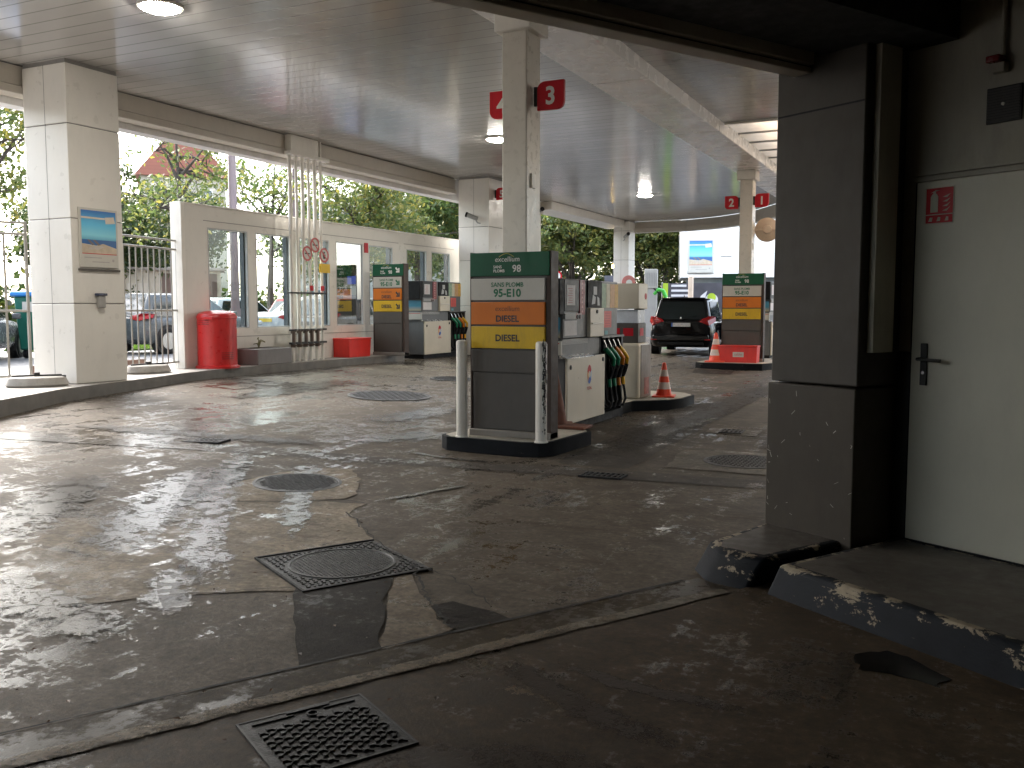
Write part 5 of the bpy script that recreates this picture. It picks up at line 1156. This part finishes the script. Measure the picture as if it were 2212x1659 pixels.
# ================================================================== TREES
LM1 = leaf_mat('leaves_yellowgreen', [(0, (.075, .112, .032)), (.45, (.115, .155, .042)), (.8, (.18, .19, .05)), (1, (.31, .27, .06))])
LM2 = leaf_mat('leaves_green', [(0, (.050, .090, .028)), (.5, (.082, .135, .036)), (.85, (.14, .175, .04)), (1, (.26, .24, .05))])
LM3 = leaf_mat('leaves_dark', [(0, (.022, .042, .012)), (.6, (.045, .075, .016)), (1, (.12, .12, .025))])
M_bark = pmat('bark', (.065, .052, .042), .85, var=.3, scale=6, bump=.5)
def make_crown(seed, rx, rz, cz, clumps, per, leaf, lobes):
    rnd = random.Random(seed); m_ = MB(); verts, faces = [], []
    cs = []
    for _ in range(lobes):
        a, e, r = rnd.uniform(0, 6.28), rnd.uniform(-.6, 1.0), rnd.uniform(.35, .78); cs.append(Vector((math.cos(a) * math.cos(e) * rx * r, math.sin(a) * math.cos(e) * rx * r, cz + math.sin(e) * rz * r)))
    for c in cs:
        R_ = rnd.uniform(.34, .52) * rx
        for _ in range(clumps // lobes):
            d = Vector((rnd.gauss(0, 1), rnd.gauss(0, 1), rnd.gauss(0, .8))).normalized() * R_ * rnd.uniform(.55, 1.05); q = c + d; s = rnd.uniform(.16, .40)
            for _ in range(int(per * 1.6)):
                p = q + Vector((rnd.gauss(0, s), rnd.gauss(0, s), rnd.gauss(0, s * .6) - abs(rnd.gauss(0, .08))))
                n_ = Vector((rnd.gauss(0, 1), rnd.gauss(0, 1), rnd.gauss(.9, .7))).normalized(); u = n_.orthogonal().normalized(); u.rotate(Matrix.Rotation(rnd.uniform(0, 6.28), 3, n_)); v = n_.cross(u)
                L_ = leaf * rnd.uniform(.6, 1.35); k = len(verts); verts += [tuple(p - u * L_), tuple(p + v * L_ * .45), tuple(p + u * L_), tuple(p - v * L_ * .45)]; faces.append((k, k + 1, k + 2, k + 3))
    m_.add(verts, faces); return m_, cs
def tree(seed, label, loc, h, rx, mat, sc=1.0, clumps=230, per=26, leaf=.095, lobes=13, trunk_r=.16, rz_=None, group='trees along the street'):
    t2 = thing('tree', label, 'tree', loc, 0, group); cz = h * .62; rzz = rz_ or h * .40
    m_, cs = make_crown(seed, rx, rzz, cz, clumps, per, leaf, lobes); m_.build('crown', mat, t2, fix=False)
    rnd = random.Random(seed + 50); b = MB(); top = Vector((rnd.uniform(-.4, .4), rnd.uniform(-.4, .4), h * .85))
    P = [Vector((0, 0, -.2)), Vector((rnd.uniform(-.1, .1), rnd.uniform(-.1, .1), h * .25)), Vector((top.x * .4, top.y * .4, h * .5)), top]; b.tube(P, trunk_r, 9, r1=.03)
    for c in cs:
        a = P[1].lerp(P[2], rnd.uniform(0, 1)) if c.z < h * .62 else P[2].lerp(P[3], rnd.uniform(0, .6)); mid = a.lerp(c, .5) + Vector((0, 0, rnd.uniform(-.1, .35))); b.tube([a, mid, c], trunk_r * .38, 6, r1=.015)
        for _ in range(3): e = c + Vector((rnd.gauss(0, .8), rnd.gauss(0, .8), rnd.gauss(.3, .6))); b.tube([mid.lerp(c, .6), (mid + e) / 2 + Vector((0, 0, .15)), e], .022, 5, r1=.008)
    b.build('trunk', M_bark, t2, smooth=True); return t2
tree(1, 'sparse yellow green tree in front of the red tiled house', (-23.2, 22.9, .36), 8.6, 2.9, LM1, clumps=115, per=13, lobes=12)
tree(2, 'leafy tree at the far left edge behind the fence', (-22.6, 15.6, .36), 8.2, 3.3, LM1, clumps=190, per=22)
tree(3, 'thin branched tree right of the street mast', (-23.6, 27.6, .36), 7.6, 2.6, LM2, clumps=90, per=18, lobes=9)
tree(4, 'bright green bushy tree above the window wall, left one', (-18.6, 26.6, .36), 7.0, 2.9, LM1, clumps=210, per=24)
tree(5, 'bright green bushy tree above the window wall, in the middle', (-19.4, 31.5, .36), 7.2, 3.4, LM2, clumps=300, per=26)
tree(6, 'dense green tree above the window wall next to the clad column', (-18.2, 35.5, .36), 7.4, 3.4, LM2, clumps=300, per=26)
tree(7, 'broad yellow green tree seen right of the slim column', (-21.0, 52.0, .1), 10.5, 5.2, LM1, clumps=560, per=30, leaf=.15, trunk_r=.3, lobes=19)
tree(8, 'dense yellow green tree left of the far corner column', (-17.5, 55.5, .1), 10.0, 5.0, LM1, clumps=520, per=30, leaf=.14, trunk_r=.28, lobes=17)
tree(9, 'darker tree between the far column and white building', (-18.2, 62.0, .1), 11.5, 5.4, LM3, clumps=520, per=30, leaf=.15, trunk_r=.3, lobes=17)
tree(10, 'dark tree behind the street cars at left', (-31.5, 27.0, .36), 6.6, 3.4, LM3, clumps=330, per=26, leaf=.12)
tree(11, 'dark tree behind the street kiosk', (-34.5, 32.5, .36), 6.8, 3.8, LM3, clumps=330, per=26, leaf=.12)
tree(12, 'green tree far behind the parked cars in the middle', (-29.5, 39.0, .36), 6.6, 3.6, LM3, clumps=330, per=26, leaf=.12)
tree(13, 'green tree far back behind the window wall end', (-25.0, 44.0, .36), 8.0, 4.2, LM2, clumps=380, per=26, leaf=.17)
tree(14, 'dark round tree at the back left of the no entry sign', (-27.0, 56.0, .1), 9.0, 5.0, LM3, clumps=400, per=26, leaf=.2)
mb = MB(); rh_ = random.Random(2); vv, ff = [], []
for _ in range(9000):
    x, y = rh_.uniform(-38, -27.5), 0; y = rh_.uniform(14, 46); x = -30.5 - (y - 14) * .12 + rh_.gauss(0, .7); p = Vector((x, y, .36 + abs(rh_.gauss(0, 1)) * .85)); u = Vector((rh_.gauss(0, 1), rh_.gauss(0, 1), rh_.gauss(0, .6))).normalized() * .17; v = u.orthogonal() * .55
    k = len(vv); vv += [tuple(p - u), tuple(p + v), tuple(p + u), tuple(p - v)]; ff.append((k, k + 1, k + 2, k + 3))
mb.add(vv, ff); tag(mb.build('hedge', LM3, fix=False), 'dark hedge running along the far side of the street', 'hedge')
mb = MB(); vv, ff = [], []
for _ in range(12000):
    x = rh_.uniform(-44, -13); p = Vector((x, 68 + x * .12 + rh_.gauss(0, .9), .1 + abs(rh_.gauss(0, 1)) * 2.0 + rh_.uniform(0, 1.6))); u = Vector((rh_.gauss(0, 1), rh_.gauss(0, 1), rh_.gauss(0, .6))).normalized() * .24; v = u.orthogonal() * .55
    k = len(vv); vv += [tuple(p - u), tuple(p + v), tuple(p + u), tuple(p - v)]; ff.append((k, k + 1, k + 2, k + 3))
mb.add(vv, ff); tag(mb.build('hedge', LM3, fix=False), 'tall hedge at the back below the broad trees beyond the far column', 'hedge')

# ================================================================== STREET BACKGROUND
t = thing('red_roof_house', 'house with a red tiled hip roof behind the trees', 'house', (-57.4, 56.9, 0), R(45))
mb = MB(); mb.box(-3.2, 3.2, -3, 3, 0, 11.9); mb.build('wall', pmat('render_cream', (.42, .38, .31), .7), t)
mb = MB(); mb.add([(-3.6, -3.4, 11.8), (3.6, -3.4, 11.8), (3.6, 3.4, 11.8), (-3.6, 3.4, 11.8), (-.3, 0, 16.4), (.3, 0, 16.4)], [(0, 1, 5, 4), (1, 2, 5), (2, 3, 4, 5), (3, 0, 4), (3, 2, 1, 0)])
rf_ = mb.build('roof', slat_mat('roof_tiles', (.20, .062, .034), 'Z', .3, .75, .55), t)
mb = MB(); mb.box(1.2, 1.9, -.5, .5, 13.5, 16.2); mb.build('chimney', pmat('chimney_brick', (.16, .06, .04), .8), rf_)
for i in range(3):
    for z in (6.2, 9.3):
        mb = MB(); mb.box(-2.6 + i * 1.9, -1.6 + i * 1.9, -3.06, -2.98, z, z + 1.6); f = mb.build('window', M_white, t); mb = MB(); mb.box(-2.5 + i * 1.9, -1.7 + i * 1.9, -3.08, -3.0, z + .1, z + 1.5); mb.build('pane', pmat('far_glass', (.08, .10, .12), .15), f)
def block(name, label, cat, x, y, w, d, h, mat, rz, floors, bays):
    t2 = thing(name, label, cat, (x, y, 0), rz); m_ = MB(); m_.box(-w / 2, w / 2, -d / 2, d / 2, 0, h); m_.build('wall', mat, t2)
    m_ = MB(); m_.box(-w / 2 - .2, w / 2 + .2, -d / 2 - .2, d / 2 + .2, h, h + .3); m_.build('roof', M_midgrey, t2)
    for f in range(floors):
        for b in range(bays):
            x0 = -w / 2 + (b + .3) * w / bays; z0 = 1.2 + f * 3; m_ = MB(); m_.box(x0, x0 + .4 * w / bays, -d / 2 - .05, -d / 2 + .02, z0, z0 + 1.6); m_.build('window', pmat('far_glass', (.08, .10, .12)), t2)
    return t2
block('apartment_house', 'pale apartment house behind the trees in the middle', 'building', -40, 62, 16, 8, 9.0, pmat('far_stone', (.42, .39, .35), .7), R(40), 3, 6)
block('apartment_house', 'low grey building far behind the parked cars at left', 'building', -43, 20, 14, 8, 5.5, pmat('far_grey', (.30, .29, .28), .7), R(68), 2, 6)
block('apartment_house', 'unseen long brown house block added left of the view against sky light', 'building', -30, -14, 44, 10, 5.5, pmat('far_brown', (.16, .14, .12), .8), R(90), 4, 14)  # added out of view to cut the low sky light reaching the garage
t = thing('street_kiosk', 'beige utility kiosk with double doors and brown sign panel', 'kiosk', (-29.6, 27.6, .36), R(43))
mb = MB(); mb.box(-2.1, 2.6, -.9, .9, 0, 2.62); mb.build('wall', pmat('kiosk_beige', (.48, .40, .31), .7), t)
mb = MB(); mb.box(-2.25, 2.75, -1.05, 1.05, 2.62, 2.74); mb.build('roof', pmat('kiosk_roof', (.40, .34, .29), .6), t, bevel=.02)
for k in (0, 1):
    mb = MB(); mb.box(-1.9 + k * .92, -1.02 + k * .92, -.93, -.89, .05, 2.1); mb.build('door', pmat('kiosk_door', (.50, .42, .34), .6), t, bevel=.01)
mb = MB(); mb.box(.35, 2.45, -.94, -.89, .9, 2.5); mb.build('sign_panel', pmat('kiosk_brown', (.13, .075, .055), .5), t)
mb = MB(); mb.box(.45, 1.15, -.98, -.94, .95, 1.5); mb.box(1.25, 1.95, -.98, -.94, .95, 1.5); mb.build('notice', pmat('kiosk_notice', (.60, .45, .38), .6), t)
t = thing('street_mast', 'tall purple grey steel street mast rising past the canopy edge', 'mast', (-18.35, 20.0, .36))
mb = MB(); mb.cyl((0, 0, 0), (0, 0, 9.5), .125, .10, seg=20); mb.build('pole', pmat('mast_mauve', (.17, .125, .13), .35, var=.1), t, smooth=True)
mb = MB(); mb.cyl((0, 0, 0), (0, 0, 1.1), .17, .15, seg=20); mb.build('base', pmat('mast_mauve', (.17, .125, .13)), t, smooth=True)
mb = MB(); mb.cyl((0, 0, 3.2), (0, 0, 3.215), .126, seg=20); mb.build('joint', M_dark, t)
t = thing('street_mast', 'thinner mast standing behind the vent pipes', 'mast', (-20.2, 25.0, .36)); mb = MB(); mb.cyl((0, 0, 0), (0, 0, 9), .11, .08, seg=16); mb.build('pole', pmat('mast_mauve', (.17, .125, .13)), t, smooth=True)
t = thing('wheelie_dumpster', 'green dumpster with a bright blue lid behind the left fence', 'dumpster', (-18.22, 14.08, .36), R(25))
mb = MB(); mb.add([(x * s, y * s, z) for z, s in ((.18, .88), (1.35, 1)) for y in (-.5, .5) for x in (-.62, .62)], [(0, 2, 3, 1), (4, 5, 7, 6), (0, 1, 5, 4), (2, 6, 7, 3), (0, 4, 6, 2), (1, 3, 7, 5)]); mb.build('tub', pmat('bin_green', (.01, .12, .085), .4, dirt=.2), t, bevel=.03)
mb = MB(); mb.box(-.68, .68, -.56, .56, 1.35, 1.47); mb.build('lid', pmat('lid_blue', (.02, .20, .55), .4), t, bevel=.04)
mb = MB(); mb.plate(Fr((0, -.50, 0)), -.42, 1.02, -.18, 1.24, .0, .012); mb.build('sticker', M_boardwhite, t)
for sx in (-.45, .45):
    mb = MB(); mb.cyl((sx - .04, -.35, .09), (sx + .04, -.35, .09), .09, seg=14); mb.build('caster', M_black, t)
for k, (px, py) in enumerate(((-20.9, 18.75), (-23.2, 24.6))):
    mb = MB(); mb.box(-.17, .17, -.17, .17, 0, .52); o = mb.build('wooden_post', pmat('post_wood', (.16, .075, .045), .75, var=.3, scale=5, bump=.3), bevel=.02); o.location = (px, py, .37)
    tag(o, ('squat brown wooden post on the verge behind the fence', 'squat brown wooden post further along the street verge')[k], 'post', 'wooden posts on the verge')
mb = MB(); mb.box(-13.1, -13.06, 9.7, 11.9, .41, .55); tag(mb.build('low_rail', pmat('rail_rust', (.14, .08, .06), .7)), 'low brown rail lying along the foot of the fence', 'rail')
# parking meter style blue sign seen through the window right of the pipes
t = thing('street_sign', 'blue topped street sign seen through the window by the pipes', 'street sign', (-16.9, 23.7, .36)); mb = MB(); mb.cyl((0, 0, 0), (0, 0, 2.1), .03, seg=8); mb.build('pole', M_midgrey, t)
mb = MB(); mb.box(-.25, .25, -.03, .03, 1.85, 2.1); mb.build('panel', pmat('sign_blue', (.04, .08, .40), .4), t); mb = MB(); mb.box(-.15, .15, -.028, .028, 1.35, 1.8); mb.build('sheet', M_boardwhite, t)

# ---- far right: white clad building, banner fence, kit
t = thing('white_building', 'bright white clad building with a beach poster on it', 'building', (-13.3, 48.2, 0), R(17))
M_bw = pmat('clad_bright', (.80, .79, .76), .4, var=.03)
mb = MB()
for k in range(5): mb.box(-.0, 22, 0, 6, 3.1 + k * 1.25, 3.1 + k * 1.25 + 1.24)
mb.build('cladding', M_bw, t, bevel=.008)
mb = MB(); mb.box(.05, 22, .05, 5.9, 3.12, 9.3); mb.build('core', M_midgrey, t)
mb = MB(); mb.box(.3, 21.8, .5, 5.8, 0, 3.1); mb.build('glazed_base', pmat('shop_glass', (.10, .12, .13), .1), t)
mb = MB(); mb.box(2.05, 2.62, -.03, -.002, 4.18, 4.24); mb.build('vent_slot', M_midgrey, t)
o = deckchair_poster((-13.05 + .12, 48.23, 3.35), (math.cos(R(17)), math.sin(R(17)), 0), 1.32, 1.75, 'framed beach poster with deckchairs on the bright white building')
t = thing('banner_fence', 'dark advertising banner with lime green stripes behind the black minivan', 'banner', (-12.62, 42.5, .1), R(17))
mb = MB(); mb.box(0, 9, -.02, .02, 1.2, 2.55); mb.build('sheet', pmat('banner_dark', (.045, .043, .055), .5, var=.4, scale=2), t)
mb = MB()
for x in (.0, 3.15, 6.3): mb.box(x + .03, x + .27, -.03, -.021, 1.2, 2.55)
mb.build('stripe', pmat('banner_lime', (.32, .45, .02), .5), t)
mb = MB(); rb = random.Random(3)
for x in (.42, 3.6, 6.75):
    mb = MB()
    for k in range(5): mb.box(x, x + rb.uniform(.55, 1.2), -.028, -.021, 2.38 - k * .23, 2.48 - k * .23)
    mb.build('text_block', pmat('banner_white', (.55, .54, .56), .5), t)
mb = MB(); fb = Fr((0, -.021, 0)); mb.disc(fb, 2.3, 1.75, .30, .003, m=0); mb.pplate(fb, [(1.65, 1.45), (2.0, 1.85), (2.1, 2.2), (1.8, 1.95)], .0, .006, 0); mb.disc(fb, 2.3, 1.88, .2, .006, m=1); mb.build('emblem', [pmat('banner_white', (.55, .54, .56)), pmat('banner_lime', (.32, .45, .02))], t)
for x in (0, 3, 6, 9):
    mb = MB(); mb.cyl((x, .05, 0), (x, .05, 2.6), .03, seg=8); mb.build('post', M_midgrey, t)
mb = MB(); mb.box(-.3, 9.2, -.03, .03, .0, 1.15); mb.build('lower_fence', pmat('fence_white', (.55, .55, .54), .5), t)
mb = MB(); mb.box(-.10, .10, -.10, .10, 0, 2.8); o = mb.build('concrete_post', pmat('post_peach', (.60, .48, .38), .5), bevel=.02); o.location = (-10.74, 40.6, .1); tag(o, 'pale peach post in front of the dark banner', 'post')
t = thing('white_cabinet', 'white louvred cabinet on a stand right of the far column', 'cabinet', (-11.62, 37.5, .1), R(15))
mb = MB(); mb.box(-.27, .27, -.25, .25, 2.2, 3.0); mb.build('case', pmat('cabinet_white', (.40, .39, .36), .5), t, bevel=.02)
mb = MB()
for k in range(7): mb.box(-.22 + k * .07, -.185 + k * .07, -.262, -.25, 2.3, 2.85)
mb.build('louvre', M_midgrey, t)
mb = MB(); mb.box(-.26, .26, -.2, .2, 0, 2.2); mb.build('stand', pmat('stand_pale', (.34, .33, .32), .5), t, bevel=.02)
t = thing('green_hose_arm', 'bright green curved hose arm beside the white cabinet', 'hose arm', (-11.15, 37.4, .1))
mb = MB(); mb.tube([(-.30, 0, 1.95), (-.12, 0, 2.15), (.08, 0, 2.1), (.2, 0, 1.85), (.26, 0, 1.45), (.27, 0, 0)], .085, 10); mb.build('arm', pmat('lime_green', (.05, .42, .04), .4), t, smooth=True)
mb = MB(); mb.tube([(-.45, -.05, 2.35), (-.2, -.05, 2.1), (.02, -.05, 1.9)], .03, 8); mb.build('hose', M_black, t, smooth=True)
t = thing('no_entry_sign', 'round red and white no entry road sign on a pole', 'road sign', (-16.53, 38.9, .22), R(20))
mb = MB(); mb.cyl((0, .03, 0), (0, .03, 3.0), .03, seg=8); mb.build('pole', M_midgrey, t)
fs = Fr((0, 0, 2.72)); mb = MB(); mb.disc(fs, 0, 0, .24, 0, .012); mb.build('disc', M_inkwhite, t); mb = MB(); mb.ring(fs, 0, 0, .17, .24, .012, .016); mb.build('ring', M_redsign, t)
t = thing('road_sign', 'round red sign fixed on the far corner column', 'road sign', (-11.28, 33.5, 2.1), R(30)); fs = Fr((0, -.05, .35)); mb = MB(); mb.disc(fs, 0, 0, .26, 0, .012); mb.build('disc', pmat('sign_pink', (.55, .20, .18), .5), t); mb = MB(); mb.disc(fs, .02, -.02, .12, .012, .015); mb.build('symbol', M_inkwhite, t)
t = thing('convex_mirror', 'round convex traffic mirror seen from behind by sign 1', 'traffic mirror', (-4.02, 21.9, 3.27), R(16))
mb = MB(); mb.lathe([(.28, 0), (.28, .02), (.22, .05), (.10, .075), (.09, .11), (.05, .115), (.01, .115)], seg=32); mb.v = [(a, -c, b) for a, b, c in mb.v]; mb.build('shell', pmat('mirror_peach', (.56, .44, .33), .4), t, smooth=True)
mb = MB(); mb.box(-.30, .28, -.085, -.065, -.02, .02); mb.build('bracket', pmat('mirror_peach', (.56, .44, .33)), t)
t = thing('street_lantern', 'tiny glowing yellow lamp in the trees right of the slim column', 'street lamp', (-16.5, 46.5, .1))
mb = MB(); mb.cyl((0, 0, 0), (0, 0, 3.5), .05, seg=8); mb.build('pole', M_dark, t); mb = MB(); mb.box(-.42, .42, -.2, .2, 2.5, 3.1); mb.build('box', pmat('lamp_box', (.09, .09, .11), .5), t); mb = MB(); mb.lathe([(.06, 3.5), (.1, 3.58), (.06, 3.68), (.01, 3.7)], seg=12); mb.build('globe', emit_mat('amber_glow', (1, .65, .2), 12), t)
# unseen building added at the right to hold back light from that side
t = thing('side_light_blocker', 'unseen pale wall added at right to hold back side light', 'building', (6.5, 14, 0)); mb = MB(); mb.box(-1.6, 1.5, -9, 14, 0, 4.78); mb.build('wall', M_fasc, t); mb = MB(); mb.box(-1.63, -1.59, -6, 0, .8, 2.8); mb.build('window', pmat('shop_glass', (.10, .12, .13)), t)
